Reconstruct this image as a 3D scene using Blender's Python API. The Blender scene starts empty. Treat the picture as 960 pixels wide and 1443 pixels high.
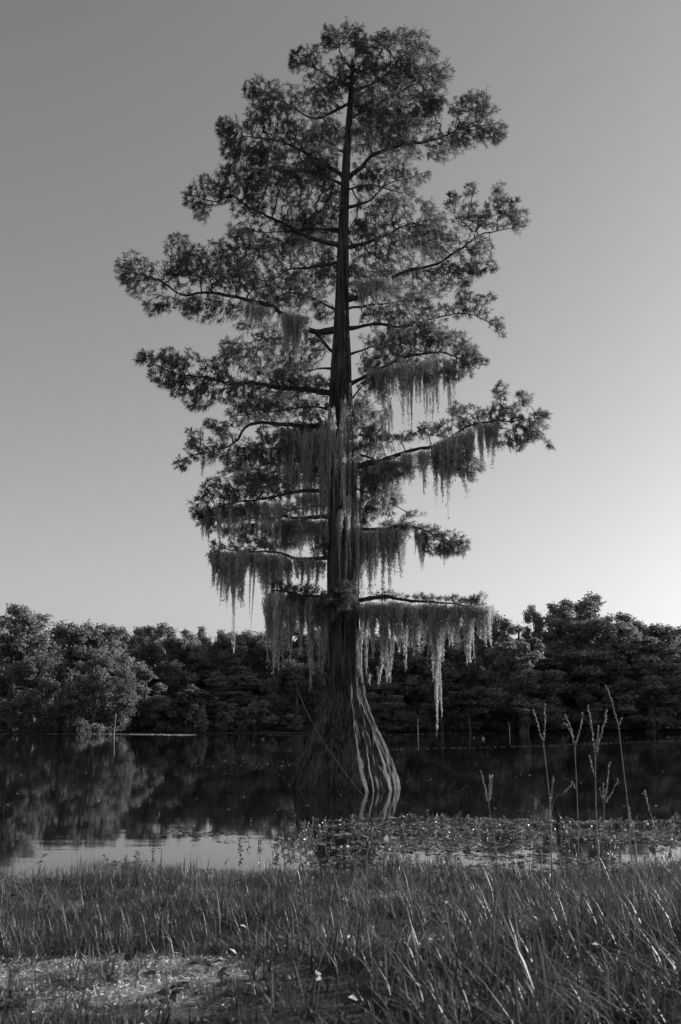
import bpy, math
import numpy as np
from mathutils import Vector

# ------------------------------------------------------------------ camera
scene = bpy.context.scene
FPX = 35.0 / 36.0 * 1443.0            # focal length in photo pixels
TILT = math.radians(12.01)
CAM = np.array([0.0, 0.0, 1.30])
cam_data = bpy.data.cameras.new('camera')
cam_data.sensor_fit = 'VERTICAL'
cam_data.sensor_height = 36.0
cam_data.sensor_width = 24.0
cam_data.lens = 35.0
cam_data.clip_start = 0.05
cam_data.clip_end = 5000.0
cam_data.dof.use_dof = True
cam_data.dof.focus_distance = 20.0
cam_data.dof.aperture_fstop = 5.6
cam = bpy.data.objects.new('camera', cam_data)
scene.collection.objects.link(cam)
cam.location = CAM
cam.rotation_euler = (math.pi / 2 + TILT, 0, 0)
scene.camera = cam

# ------------------------------------------------------------------ sky and sun
SUN_EL = math.radians(15.0)
SUN_AZ = math.radians(66.0)           # clockwise from the view direction (+Y)
SKY_R, SKY_G = 0.9, 0.1                # panchromatic film behind an orange filter
world = bpy.data.worlds.new('World')
scene.world = world
world.use_nodes = True
wt = world.node_tree
wt.nodes.clear()
w_sky = wt.nodes.new('ShaderNodeTexSky')
w_sky.sky_type = 'NISHITA'
w_sky.sun_disc = False
w_sky.sun_elevation = SUN_EL
w_sky.sun_rotation = SUN_AZ
w_sky.air_density = 2.0
w_sky.dust_density = 2.0
w_sky.ozone_density = 1.0
w_sep = wt.nodes.new('ShaderNodeSeparateColor')      # monochrome of the sky
w_com = wt.nodes.new('ShaderNodeCombineColor')
w_bg = wt.nodes.new('ShaderNodeBackground')
w_bg.inputs['Strength'].default_value = 0.10
w_out = wt.nodes.new('ShaderNodeOutputWorld')
wt.links.new(w_sky.outputs[0], w_sep.inputs[0])
w_m1 = wt.nodes.new('ShaderNodeMath'); w_m1.operation = 'MULTIPLY'; w_m1.inputs[1].default_value = SKY_R
w_m2 = wt.nodes.new('ShaderNodeMath'); w_m2.operation = 'MULTIPLY_ADD'; w_m2.inputs[1].default_value = SKY_G
wt.links.new(w_sep.outputs[0], w_m1.inputs[0])
wt.links.new(w_sep.outputs[1], w_m2.inputs[0])
wt.links.new(w_m1.outputs[0], w_m2.inputs[2])
for i in range(3):
    wt.links.new(w_m2.outputs[0], w_com.inputs[i])
wt.links.new(w_com.outputs[0], w_bg.inputs['Color'])
wt.links.new(w_bg.outputs[0], w_out.inputs['Surface'])

sun_data = bpy.data.lights.new('sun', 'SUN')
sun_data.energy = 4.8
sun_data.angle = math.radians(0.53)
sun_data.color = (1, 1, 1)
sun = bpy.data.objects.new('sun', sun_data)
scene.collection.objects.link(sun)
sdir = Vector((math.sin(SUN_AZ) * math.cos(SUN_EL), math.cos(SUN_AZ) * math.cos(SUN_EL), math.sin(SUN_EL)))
sun.rotation_euler = sdir.to_track_quat('Z', 'Y').to_euler()
sun.location = (60, 60, 40)

vs = scene.view_settings
vs.view_transform = 'Standard'
vs.look = 'None'
vs.exposure = 0.53
vs.gamma = 1.0
vs.use_curve_mapping = False

# ------------------------------------------------------------------ helpers
C = scene.collection
R = np.random.default_rng
TY = 21.2                              # distance of the cypress


def P(px, py, Y):
    """world point seen at photo pixel (px, py), at distance Y along the ground"""
    x = (px - 480.0) / FPX
    y = (721.5 - py) / FPX
    dy = math.cos(TILT) - y * math.sin(TILT)
    dz = math.sin(TILT) + y * math.cos(TILT)
    s = Y / dy
    return np.array([x * s, Y, CAM[2] + dz * s])


def pxsize(py, Y):
    """metres per photo pixel at that row and distance"""
    y = (721.5 - py) / FPX
    return Y / (math.cos(TILT) - y * math.sin(TILT)) / FPX


def ground_Y(py, z=0.0):
    """distance at which a horizontal plane of height z is seen at row py"""
    a = math.atan((py - 721.5) / FPX) - TILT
    return (CAM[2] - z) / math.tan(a)


def np_mesh(name, V, F, smooth=False, tone=None, V2=None):
    me = bpy.data.meshes.new(name)
    V = np.asarray(V, dtype=np.float32)
    groups = F if isinstance(F, list) else [F]
    groups = [np.asarray(g, dtype=np.int32) for g in groups if len(g)]
    nl = sum(g.size for g in groups)
    npoly = sum(len(g) for g in groups)
    me.vertices.add(len(V)); me.vertices.foreach_set('co', V.ravel())
    me.loops.add(nl); me.loops.foreach_set('vertex_index', np.concatenate([g.ravel() for g in groups]))
    starts = []; s = 0
    for g in groups:
        k = g.shape[1]
        starts.append(s + np.arange(len(g)) * k); s += g.size
    me.polygons.add(npoly)
    me.polygons.foreach_set('loop_start', np.concatenate(starts).astype(np.int32))
    if smooth:
        me.polygons.foreach_set('use_smooth', np.ones(npoly, dtype=bool))
    if tone is not None:
        a = me.attributes.new('tone', 'FLOAT', 'POINT')
        a.data.foreach_set('value', np.asarray(tone, dtype=np.float32))
    me.update(calc_edges=True)
    me.validate()
    return me


def link(name, me, mat=None, parent=None, loc=None):
    o = bpy.data.objects.new(name, me)
    C.objects.link(o)
    if mat is not None and me is not None and not me.materials:
        me.materials.append(mat)
    if parent is not None:
        o.parent = parent
    if loc is not None:
        o.location = loc
    return o


def tag(o, label, cat=None, group=None, kind=None):
    if label: o['label'] = label
    if cat: o['category'] = cat
    if group: o['group'] = group
    if kind: o['kind'] = kind
    return o


def empty(name, loc=(0, 0, 0), rz=0.0):
    o = bpy.data.objects.new(name, None)
    C.objects.link(o)
    o.empty_display_size = 0.2
    o.location = loc
    o.rotation_euler = (0, 0, rz)
    return o


class Geo:
    def __init__(self):
        self.V = []; self.Q = []; self.T = []; self.tone = []; self.n = 0

    def add(self, V, Q=None, T=None, tone=1.0):
        V = np.asarray(V, dtype=float)
        self.V.append(V)
        if Q is not None and len(Q): self.Q.append(np.asarray(Q) + self.n)
        if T is not None and len(T): self.T.append(np.asarray(T) + self.n)
        self.tone.append(np.broadcast_to(np.asarray(tone, dtype=float), (len(V),)))
        self.n += len(V)

    def mesh(self, name, smooth=False):
        F = []
        if self.Q: F.append(np.concatenate(self.Q))
        if self.T: F.append(np.concatenate(self.T))
        return np_mesh(name, np.concatenate(self.V), F, smooth, np.concatenate(self.tone))


def unit(v):
    v = np.asarray(v, dtype=float)
    return v / np.maximum(np.linalg.norm(v, axis=-1, keepdims=True), 1e-9)


def tube(geo, pts, rad, sides=6, cap=True, tone=1.0):
    pts = np.asarray(pts, dtype=float)
    n = len(pts)
    rad = np.broadcast_to(np.asarray(rad, dtype=float), (n,))
    tan = unit(np.gradient(pts, axis=0))
    ref = np.array([0, 0, 1.0]) if abs(tan[0][2]) < 0.9 else np.array([1.0, 0, 0])
    u = unit(np.cross(tan[0], ref))
    ring = []
    th = np.arange(sides) / sides * 2 * math.pi
    for i in range(n):
        u = unit(u - tan[i] * np.dot(u, tan[i]))
        w = np.cross(tan[i], u)
        ring.append(pts[i] + rad[i] * (np.cos(th)[:, None] * u + np.sin(th)[:, None] * w))
    V = np.concatenate(ring)
    i0 = (np.arange(n - 1) * sides)[:, None] + np.arange(sides)[None]
    i1 = (np.arange(n - 1) * sides)[:, None] + ((np.arange(sides) + 1) % sides)[None]
    Q = np.stack([i0, i1, i1 + sides, i0 + sides], -1).reshape(-1, 4)
    T = None
    if cap:
        V = np.concatenate([V, pts[-1:] + tan[-1:] * rad[-1] * 0.6])
        b = (n - 1) * sides
        a = np.arange(sides)
        T = np.stack([b + a, b + (a + 1) % sides, np.full(sides, n * sides)], -1)
    geo.add(V, Q, T, tone)


def smooth_path(pts, n):
    """Catmull-Rom through pts, n samples"""
    pts = np.asarray(pts, dtype=float)
    p = np.vstack([2 * pts[0] - pts[1], pts, 2 * pts[-1] - pts[-2]])
    seg = np.linalg.norm(np.diff(pts, axis=0), axis=1)
    cum = np.concatenate([[0], np.cumsum(seg)])
    out = []
    for s in np.linspace(0, cum[-1], n):
        i = min(np.searchsorted(cum, s, 'right') - 1, len(seg) - 1)
        t = (s - cum[i]) / max(seg[i], 1e-9)
        a, b, c, d = p[i], p[i + 1], p[i + 2], p[i + 3]
        out.append(0.5 * (2 * b + (c - a) * t + (2 * a - 5 * b + 4 * c - d) * t * t + (3 * b - a - 3 * c + d) * t ** 3))
    return np.array(out)


def blades(geo, base, d, L, W, tone, rng, bend=0.0):
    """flat pointed leaves as two-triangle diamonds, vectorised"""
    d = unit(d)
    r = rng.normal(size=base.shape)
    side = unit(np.cross(d, r))
    L = np.broadcast_to(L, (len(base),))[:, None]; W = np.broadcast_to(W, (len(base),))[:, None]
    mid = base + d * L * 0.45
    tip = base + d * L + np.array([0, 0, -1.0]) * bend * L
    V = np.stack([base, mid + side * W * .5, tip, mid - side * W * .5], 1).reshape(-1, 3)
    Q = np.arange(len(base) * 4).reshape(-1, 4)
    geo.add(V, Q, None, np.repeat(np.broadcast_to(tone, (len(base),)), 4))


def vnoise(x, y, seed, period_x=None):
    """smooth value noise on arrays"""
    rng = R(seed)
    G = rng.random((257, 257))
    xi = np.floor(x).astype(int); yi = np.floor(y).astype(int)
    fx = x - xi; fy = y - yi
    fx = fx * fx * (3 - 2 * fx); fy = fy * fy * (3 - 2 * fy)
    m = period_x if period_x else 256
    a = G[xi % m, yi % 256]; b = G[(xi + 1) % m, yi % 256]
    c = G[xi % m, (yi + 1) % 256]; e = G[(xi + 1) % m, (yi + 1) % 256]
    return (a * (1 - fx) + b * fx) * (1 - fy) + (c * (1 - fx) + e * fx) * fy


# ------------------------------------------------------------------ materials
def grey(v):
    return (v, v, v, 1.0)


def new_mat(name):
    m = bpy.data.materials.new(name)
    m.use_nodes = True
    nt = m.node_tree
    bs = nt.nodes['Principled BSDF']
    return m, nt, bs


def N(nt, t, **kw):
    n = nt.nodes.new(t)
    for k, v in kw.items():
        setattr(n, k, v)
    return n


def leaf_mat(name, base, rough=0.5, trans=0.35, spec=0.4, vary=0.35, scale=3.0):
    m, nt, bs = new_mat(name)
    at = N(nt, 'ShaderNodeAttribute', attribute_name='tone')
    tc = N(nt, 'ShaderNodeTexCoord')
    no = N(nt, 'ShaderNodeTexNoise'); no.inputs['Scale'].default_value = scale
    no.inputs['Detail'].default_value = 3
    mr = N(nt, 'ShaderNodeMapRange')
    mr.inputs[1].default_value = 0.3; mr.inputs[2].default_value = 0.7
    mr.inputs[3].default_value = base * (1 - vary); mr.inputs[4].default_value = base * (1 + vary)
    mu = N(nt, 'ShaderNodeMath', operation='MULTIPLY')
    co = N(nt, 'ShaderNodeCombineColor')
    nt.links.new(tc.outputs['Object'], no.inputs['Vector'])
    nt.links.new(no.outputs['Fac'], mr.inputs[0])
    nt.links.new(mr.outputs[0], mu.inputs[0]); nt.links.new(at.outputs['Fac'], mu.inputs[1])
    for i in range(3): nt.links.new(mu.outputs[0], co.inputs[i])
    nt.links.new(co.outputs[0], bs.inputs['Base Color'])
    bs.inputs['Roughness'].default_value = rough
    bs.inputs['Specular IOR Level'].default_value = spec
    tr = N(nt, 'ShaderNodeBsdfTranslucent')
    nt.links.new(co.outputs[0], tr.inputs['Color'])
    mx = N(nt, 'ShaderNodeMixShader'); mx.inputs[0].default_value = trans
    nt.links.new(bs.outputs[0], mx.inputs[1]); nt.links.new(tr.outputs[0], mx.inputs[2])
    nt.links.new(mx.outputs[0], nt.nodes['Material Output'].inputs['Surface'])
    return m


def bark_mat(name, lo, hi, sxy=14.0, sz=0.7, bump=0.6, rough=0.85):
    m, nt, bs = new_mat(name)
    tc = N(nt, 'ShaderNodeTexCoord')
    mp = N(nt, 'ShaderNodeMapping'); mp.inputs['Scale'].default_value = (sxy, sxy, sz)
    n1 = N(nt, 'ShaderNodeTexNoise'); n1.inputs['Scale'].default_value = 1.0
    n1.inputs['Detail'].default_value = 7; n1.inputs['Roughness'].default_value = 0.65
    n2 = N(nt, 'ShaderNodeTexNoise'); n2.inputs['Scale'].default_value = 1.3; n2.inputs['Detail'].default_value = 4
    ad = N(nt, 'ShaderNodeMath', operation='MULTIPLY_ADD'); ad.inputs[1].default_value = 0.45
    cr = N(nt, 'ShaderNodeMapRange')
    cr.inputs[1].default_value = 0.60; cr.inputs[2].default_value = 0.92
    cr.inputs[3].default_value = lo; cr.inputs[4].default_value = hi
    co = N(nt, 'ShaderNodeCombineColor')
    bp = N(nt, 'ShaderNodeBump'); bp.inputs['Strength'].default_value = bump; bp.inputs['Distance'].default_value = 0.05
    nt.links.new(tc.outputs['Object'], mp.inputs[0]); nt.links.new(mp.outputs[0], n1.inputs['Vector'])
    nt.links.new(tc.outputs['Object'], n2.inputs['Vector'])
    nt.links.new(n1.outputs['Fac'], ad.inputs[2]); nt.links.new(n2.outputs['Fac'], ad.inputs[0])
    nt.links.new(ad.outputs[0], cr.inputs[0])
    for i in range(3): nt.links.new(cr.outputs[0], co.inputs[i])
    nt.links.new(co.outputs[0], bs.inputs['Base Color'])
    nt.links.new(n1.outputs['Fac'], bp.inputs['Height']); nt.links.new(bp.outputs[0], bs.inputs['Normal'])
    bs.inputs['Roughness'].default_value = rough
    bs.inputs['Specular IOR Level'].default_value = 0.2
    return m


M_bark = bark_mat('cypress_bark', 0.012, 0.14, 20, 0.45, 1.0)  # pale fibres on dark; the colour contrast also stands in for groove shade
M_bough = bark_mat('bough_bark', 0.03, 0.085, 9, 9, 0.4)
M_fbark = bark_mat('forest_bark', 0.05, 0.16, 3, 0.6, 0.3)
M_pole = bark_mat('weathered_pole', 0.10, 0.30, 8, 1.0, 0.3)
M_leaf = leaf_mat('cypress_leaf', 0.17, 0.5, 0.45, 0.3)
M_moss = leaf_mat('spanish_moss', 0.46, 0.9, 0.40, 0.05, 0.25, 6)
M_forest = leaf_mat('forest_leaf', 0.23, 0.55, 0.40, 0.25, 0.3, 0.35)
M_forest_pale = leaf_mat('forest_leaf_pale', 0.155, 0.55, 0.35, 0.25, 0.3, 0.4)
M_grass = leaf_mat('grass_blade', 0.085, 0.45, 0.28, 0.35, 0.4, 2.0)
M_straw = leaf_mat('dry_straw', 0.5, 0.6, 0.2, 0.3, 0.3, 8)
M_weed = leaf_mat('water_weed_leaf', 0.15, 0.38, 0.2, 0.5, 0.4, 3)
M_stalk = leaf_mat('seed_stalk', 0.22, 0.6, 0.3, 0.3, 0.25, 9)

# water: dark, almost still
M_water, nt, bs = new_mat('lake_water')
bs.inputs['Base Color'].default_value = grey(0.010)
bs.inputs['Roughness'].default_value = 0.03
bs.inputs['IOR'].default_value = 1.333
tc = N(nt, 'ShaderNodeTexCoord')
m1 = N(nt, 'ShaderNodeMapping'); m1.inputs['Scale'].default_value = (0.9, 2.2, 1)
n1 = N(nt, 'ShaderNodeTexNoise'); n1.inputs['Scale'].default_value = 1.0; n1.inputs['Detail'].default_value = 3
m2 = N(nt, 'ShaderNodeMapping'); m2.inputs['Scale'].default_value = (0.05, 0.16, 1)
n2 = N(nt, 'ShaderNodeTexNoise'); n2.inputs['Scale'].default_value = 1.0; n2.inputs['Detail'].default_value = 2
r2 = N(nt, 'ShaderNodeMapRange'); r2.inputs[1].default_value = 0.4; r2.inputs[2].default_value = 0.65
r2.inputs[3].default_value = 0.25; r2.inputs[4].default_value = 1.0
mu = N(nt, 'ShaderNodeMath', operation='MULTIPLY')
bp = N(nt, 'ShaderNodeBump'); bp.inputs['Strength'].default_value = 1.0; bp.inputs['Distance'].default_value = 0.0014
nt.links.new(tc.outputs['Object'], m1.inputs[0]); nt.links.new(m1.outputs[0], n1.inputs['Vector'])
nt.links.new(tc.outputs['Object'], m2.inputs[0]); nt.links.new(m2.outputs[0], n2.inputs['Vector'])
nt.links.new(n2.outputs['Fac'], r2.inputs[0])
nt.links.new(n1.outputs['Fac'], mu.inputs[0]); nt.links.new(r2.outputs[0], mu.inputs[1])
nt.links.new(mu.outputs[0], bp.inputs['Height']); nt.links.new(bp.outputs[0], bs.inputs['Normal'])

# ground: dark damp soil, paler where dry litter lies
M_ground, nt, bs = new_mat('bank_soil')
at = N(nt, 'ShaderNodeAttribute', attribute_name='tone')
tc = N(nt, 'ShaderNodeTexCoord')
no = N(nt, 'ShaderNodeTexNoise'); no.inputs['Scale'].default_value = 9; no.inputs['Detail'].default_value = 8
no.inputs['Roughness'].default_value = 0.7
mr = N(nt, 'ShaderNodeMapRange'); mr.inputs[1].default_value = 0.3; mr.inputs[2].default_value = 0.7
mr.inputs[3].default_value = 0.55; mr.inputs[4].default_value = 1.45
mu = N(nt, 'ShaderNodeMath', operation='MULTIPLY')
co = N(nt, 'ShaderNodeCombineColor')
bp = N(nt, 'ShaderNodeBump'); bp.inputs['Strength'].default_value = 0.8; bp.inputs['Distance'].default_value = 0.03
nt.links.new(tc.outputs['Object'], no.inputs['Vector']); nt.links.new(no.outputs['Fac'], mr.inputs[0])
nt.links.new(mr.outputs[0], mu.inputs[0]); nt.links.new(at.outputs['Fac'], mu.inputs[1])
for i in range(3): nt.links.new(mu.outputs[0], co.inputs[i])
nt.links.new(co.outputs[0], bs.inputs['Base Color'])
nt.links.new(no.outputs['Fac'], bp.inputs['Height']); nt.links.new(bp.outputs[0], bs.inputs['Normal'])
bs.inputs['Roughness'].default_value = 0.9

# ------------------------------------------------------------------ ground and water
PATCHES = [(-1.0, 4.5, 0.68, 0.6), (-0.62, 4.4, 0.36, 0.42), (0.34, 5.4, 0.28, 0.2), (-1.6, 4.4, 0.5, 0.5), (0.55, 7.4, 0.4, 0.25)]


def near_shore(x):
    return 9.25 + 0.25 * np.sin(x * 0.9 + 0.6) + 0.12 * np.sin(x * 2.7) + 0.25 * np.clip(x, -6, 6) / 4


def far_shore(x):
    return 149 + 0.24 * np.clip(x, -90, 90) + 2.0 * np.sin(x * 0.11)


def patch_mask(x, y):
    m = np.zeros_like(x)
    for (cx, cy, a, b) in PATCHES:
        q = ((x - cx) / a) ** 2 + ((y - cy) / b) ** 2
        m = np.maximum(m, np.clip(1.35 - q, 0, 1))
    m = m * np.clip(2.2 * (vnoise(x * 2.6 + 60, y * 3.2 + 60, 3) * .7 + vnoise(x * 9 + 60, y * 9 + 60, 4) * .45 - 0.30), 0, 1)
    return m


def zground(x, y):
    s = near_shore(x) - y
    near = np.clip(s * 0.055, -1.4, 0.24) + 0.05 * (vnoise(x * 1.1 + 50, y * 1.1 + 50, 1) - .5) * np.clip(s * 2, 0, 1) \
        + 0.025 * (vnoise(x * 5 + 50, y * 5 + 50, 2) - .5) * np.clip(s * 2, 0, 1)
    f = y - far_shore(x)
    far = np.clip(f * 0.05, -1.4, 1.2)
    return np.maximum(near, far)


gx = np.concatenate([-np.geomspace(1500, 8.2, 40), np.linspace(-8, 8, 140), np.geomspace(8.2, 1500, 40)])
gy = np.concatenate([-np.geomspace(400, 1.0, 14), np.linspace(0, 2, 6)[1:], np.linspace(2.05, 12, 150),
                     np.linspace(13, 115, 24), np.linspace(117, 190, 40), np.geomspace(195, 2500, 18)])
GX, GY = np.meshgrid(gx, gy)
GZ = zground(GX, GY)
nx, ny = len(gx), len(gy)
idx = np.arange(nx * ny).reshape(ny, nx)
Q = np.stack([idx[:-1, :-1], idx[:-1, 1:], idx[1:, 1:], idx[1:, :-1]], -1).reshape(-1, 4)
gt = 0.045 + 0.38 * patch_mask(GX, GY)
o = link('ground', np_mesh('ground', np.stack([GX, GY, GZ], -1).reshape(-1, 3), Q, True, gt.ravel()), M_ground)
tag(o, 'dark damp grassy bank and bed of the lake', kind='structure')

wxs = np.array([-1500., -200, -20, 20, 200, 1500]); wys = np.array([7.0, 12, 40, 100, 220])
WX, WY = np.meshgrid(wxs, wys)
idx = np.arange(WX.size).reshape(WX.shape)
Q = np.stack([idx[:-1, :-1], idx[:-1, 1:], idx[1:, 1:], idx[1:, :-1]], -1).reshape(-1, 4)
o = link('water', np_mesh('water', np.stack([WX, WY, WX * 0], -1).reshape(-1, 3), Q), M_water)
tag(o, 'still dark lake water mirroring the far wood', kind='structure')


# ------------------------------------------------------------------ far wood
def crown_mesh(name, lobes, n, leaf, rng, droop=0.0, layer=False):
    """lobes: (x, y, z, rx, ry, rz); leaf-sized faces spread through the outer shell of each lobe"""
    g = Geo()
    lobes = np.array(lobes)
    vol = lobes[:, 3] * lobes[:, 5]
    cnt = np.maximum((n * vol / vol.sum()).astype(int), 20)
    for lb, k in zip(lobes, cnt):
        v = unit(rng.normal(size=(k, 3)))
        rr = rng.random(k) ** 0.45
        soft = rng.random(k) < 0.42
        rr = np.where(soft, np.minimum(np.abs(rng.normal(size=k)) * 0.8, rng.uniform(0.8, 1.22, k)), rr)
        # lumpy sub-clumps so that each lobe breaks up
        ph = rng.random(6) * 6.28
        lump = 0.78 + 0.22 * np.sin(v[:, 0] * 5 + ph[0]) * np.sin(v[:, 1] * 5 + ph[1]) + 0.18 * np.sin(v[:, 2] * 6 + ph[2])
        p = lb[:3] + v * lb[3:6] * (rr * lump)[:, None]
        nrm = unit(v + 0.9 * rng.normal(size=(k, 3)) + np.array([0, 0, 0.2]))
        a = unit(np.cross(nrm, rng.normal(size=(k, 3))))
        if droop:
            a = unit(a + np.array([0, 0, -droop]))
        b = np.cross(nrm, a)
        L = leaf * rng.uniform(0.6, 1.4, k)[:, None]
        W = L * (0.28 if droop else 0.5)
        V = np.stack([p - a * L * .5, p + b * W, p + a * L * .5, p - b * W], 1).reshape(-1, 3)
        t = rng.uniform(0.75, 1.25) * rng.uniform(0.8, 1.2, k)
        g.add(V, np.arange(k * 4).reshape(-1, 4), None, np.repeat(t, 4))
    return g.mesh(name)


def trunk_mesh(name, h, r, limbs, rng, lean=0.0):
    g = Geo()
    zz = np.linspace(-0.6, h, 8)
    pts = np.stack([lean * zz + 0.12 * np.sin(zz * 1.1 + rng.random() * 6), 0.1 * np.sin(zz * .9 + rng.random() * 6), zz], -1)
    tube(g, pts, r * np.linspace(1.35, 0.25, 8) * np.where(np.arange(8) < 1, 1.4, 1), 8)
    for (x, y, z) in limbs:
        b = pts[min(7, max(2, int(np.searchsorted(zz, z * 0.62))))]
        e = np.array([x, y, z])
        m = (b + e) / 2 + np.array([0, 0, 0.12 * np.linalg.norm(e - b)])
        tube(g, smooth_path([b, m, e], 5), r * np.linspace(0.42, 0.1, 5), 5)
    return g.mesh(name, True)


def proto_tree(kind, seed):
    rng = R(seed)
    lobes = []
    if kind == 'broadleaf':
        h, w = 14.0, 4.2
        for i in range(110):
            u = rng.random(); z = 1.0 + u * (h - 2.6)
            env = w * (math.sin(math.pi * min(1, max(0.05, (z + 1.5) / (h + 1.5))) ** 0.9) ** 0.6)
            th = rng.random() * 6.28; q = env * math.sqrt(rng.random()) * 0.85
            s = rng.uniform(0.6, 1.2)
            lobes.append((q * math.cos(th), q * math.sin(th), z, s, s, s * .95))
        n, leaf = 36000, 0.20
        tr = (h * .8, 0.28)
    elif kind == 'open_oak':
        h, w = 15.0, 4.0
        for i in range(64):
            u = rng.random() ** 0.8; z = 2.5 + u * (h - 3.3)
            env = w * (0.45 + 0.55 * math.sin(math.pi * min(1, (z - 2) / (h - 1)) ** 1.1))
            th = rng.random() * 6.28; q = env * math.sqrt(rng.random())
            s = rng.uniform(0.55, 1.15)
            lobes.append((q * math.cos(th), q * math.sin(th), z, s, s, s * .95))
        n, leaf = 34000, 0.20
        tr = (h * .86, 0.30)
    elif kind == 'layered':
        h, w = 13.0, 3.6
        for i in range(80):
            u = rng.random(); z = 1.0 + u * (h - 1.8)
            env = w * max(0.12, (1 - (z / h) ** 2.2)) ** 0.7
            th = rng.random() * 6.28; q = env * math.sqrt(rng.random())
            s = rng.uniform(0.7, 1.4) * (1 - 0.4 * u)
            lobes.append((q * math.cos(th), q * math.sin(th), z, s * 1.05, s * 1.05, s * .75))
        n, leaf = 34000, 0.19
        tr = (h * .95, 0.26)
    elif kind == 'willowy':
        h, w = 11.0, 4.0
        for i in range(64):
            u = rng.random(); z = 0.8 + u * (h - 1.8)
            env = w * (math.sin(math.pi * (0.25 + 0.72 * z / h))) ** 0.7
            th = rng.random() * 6.28; q = env * math.sqrt(rng.random())
            s = rng.uniform(0.7, 1.25)
            lobes.append((q * math.cos(th), q * math.sin(th), z, s * .85, s * .85, s * 1.15))
        n, leaf = 36000, 0.24
        tr = (h * .8, 0.22)
    elif kind == 'sapling':
        h, w = 6.0, 1.7
        for i in range(26):
            u = rng.random(); z = 2.2 + u * (h - 2.7)
            env = w * math.sin(math.pi * (0.12 + 0.85 * (z - 1.8) / (h - 1.6))) ** 0.7
            th = rng.random() * 6.28; q = env * math.sqrt(rng.random())
            s = rng.uniform(0.4, 0.75)
            lobes.append((q * math.cos(th), q * math.sin(th), z, s, s, s * .6))
        n, leaf = 7000, 0.20
        tr = (h * .8, 0.10)
    else:                                                   # shrub
        h, w = 4.0, 2.4
        for i in range(30):
            z = 0.3 + rng.random() * (h - 0.9)
            env = w * math.sqrt(max(0.05, 1 - (z / h) ** 2))
            th = rng.random() * 6.28; q = env * math.sqrt(rng.random())
            s = rng.uniform(0.45, 0.8)
            lobes.append((q * math.cos(th), q * math.sin(th), z, s, s, s * .8))
        n, leaf = 10000, 0.22
        tr = (h * .7, 0.08)
    L3 = np.array([l[:3] for l in lobes])
    for i in np.argsort(L3[:, 2]):                          # keep every lobe touching another
        d = np.linalg.norm(L3 - L3[i], axis=1); d[i] = 99
        d[L3[:, 2] > L3[i, 2]] = 99
        j = int(np.argmin(d)); lim = 0.75 * (lobes[i][3] + lobes[j][3])
        if 90 > d[j] > lim:
            L3[i] = L3[j] + (L3[i] - L3[j]) * lim / d[j]
            lobes[i] = tuple(L3[i]) + tuple(lobes[i][3:])
    cm = crown_mesh(kind + '_crown', lobes, n, leaf, rng, droop=0.9 if kind == 'willowy' else 0.0)
    top = sorted(lobes, key=lambda l: -l[3])[:14]
    tm = trunk_mesh(kind + '_trunk', tr[0], tr[1], [l[:3] for l in top], rng)
    co_ = np.empty(len(cm.vertices) * 3, dtype=np.float32); cm.vertices.foreach_get('co', co_); co_ = co_.reshape(-1, 3)
    return dict(crown=cm, trunk=tm, h=float(np.percentile(co_[:, 2], 99.7)), w=2 * float(np.percentile(np.hypot(co_[:, 0], co_[:, 1]), 98)))


PROTO = {}
for k, seeds in (('broadleaf', (11, 12, 13)), ('open_oak', (21, 22)), ('layered', (31, 32)),
                 ('willowy', (41, 42)), ('sapling', (51, 52, 53)), ('shrub', (61, 62, 63))):
    PROTO[k] = [proto_tree(k, s) for s in seeds]
NAME = dict(broadleaf='broadleaf_tree', open_oak='oak_tree', layered='layered_tree', willowy='willow_tree',
            sapling='sapling_tree', shrub='shore_shrub')
CAT = dict(broadleaf='tree', open_oak='tree', layered='tree', willowy='tree', sapling='tree', shrub='shrub')
for k in PROTO:
    for p in PROTO[k]:
        p['trunk'].materials.append(M_fbark)
        p['crown'].materials.append(M_forest_pale if k in ('willowy', 'sapling') else M_forest)
frng = R(777)
variant = {k: 0 for k in PROTO}


def forest_tree(kind, px, top, wpx, Y, label, group='trees of the wood across the lake'):
    v = variant[kind]; variant[kind] += 1
    p = PROTO[kind][v % len(PROTO[kind])]
    base = P(px, 1030, Y)
    x = base[0]
    z = float(zground(np.array([x]), np.array([Y]))[0])
    zt = P(px, top, Y)[2]
    sz = (zt - z) / p['h']
    sx = wpx * pxsize(950, Y) / p['w']
    root = empty(NAME[kind], (x, Y, z), frng.random() * 6.28)
    root.scale = (sx, sx, sz)
    tag(root, label, CAT[kind], group)
    link('trunk', p['trunk'], None, root)
    link('crown', p['crown'], None, root)
    return root


def zone(px):
    for lim, t in ((90, 'behind the bushy tree on the weed strip'), (185, 'behind the leaning white pole'), (285, 'behind the slim bare trunked sapling'),
                   (400, 'under the long thin moss tails'), (560, 'behind the cypress trunk'), (690, 'behind the widest moss curtain'),
                   (775, 'behind the little pale sapling'), (900, 'behind the group of seed stalks')):
        if px < lim: return t
    return 'past the tall leaning seed stalk'


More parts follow.
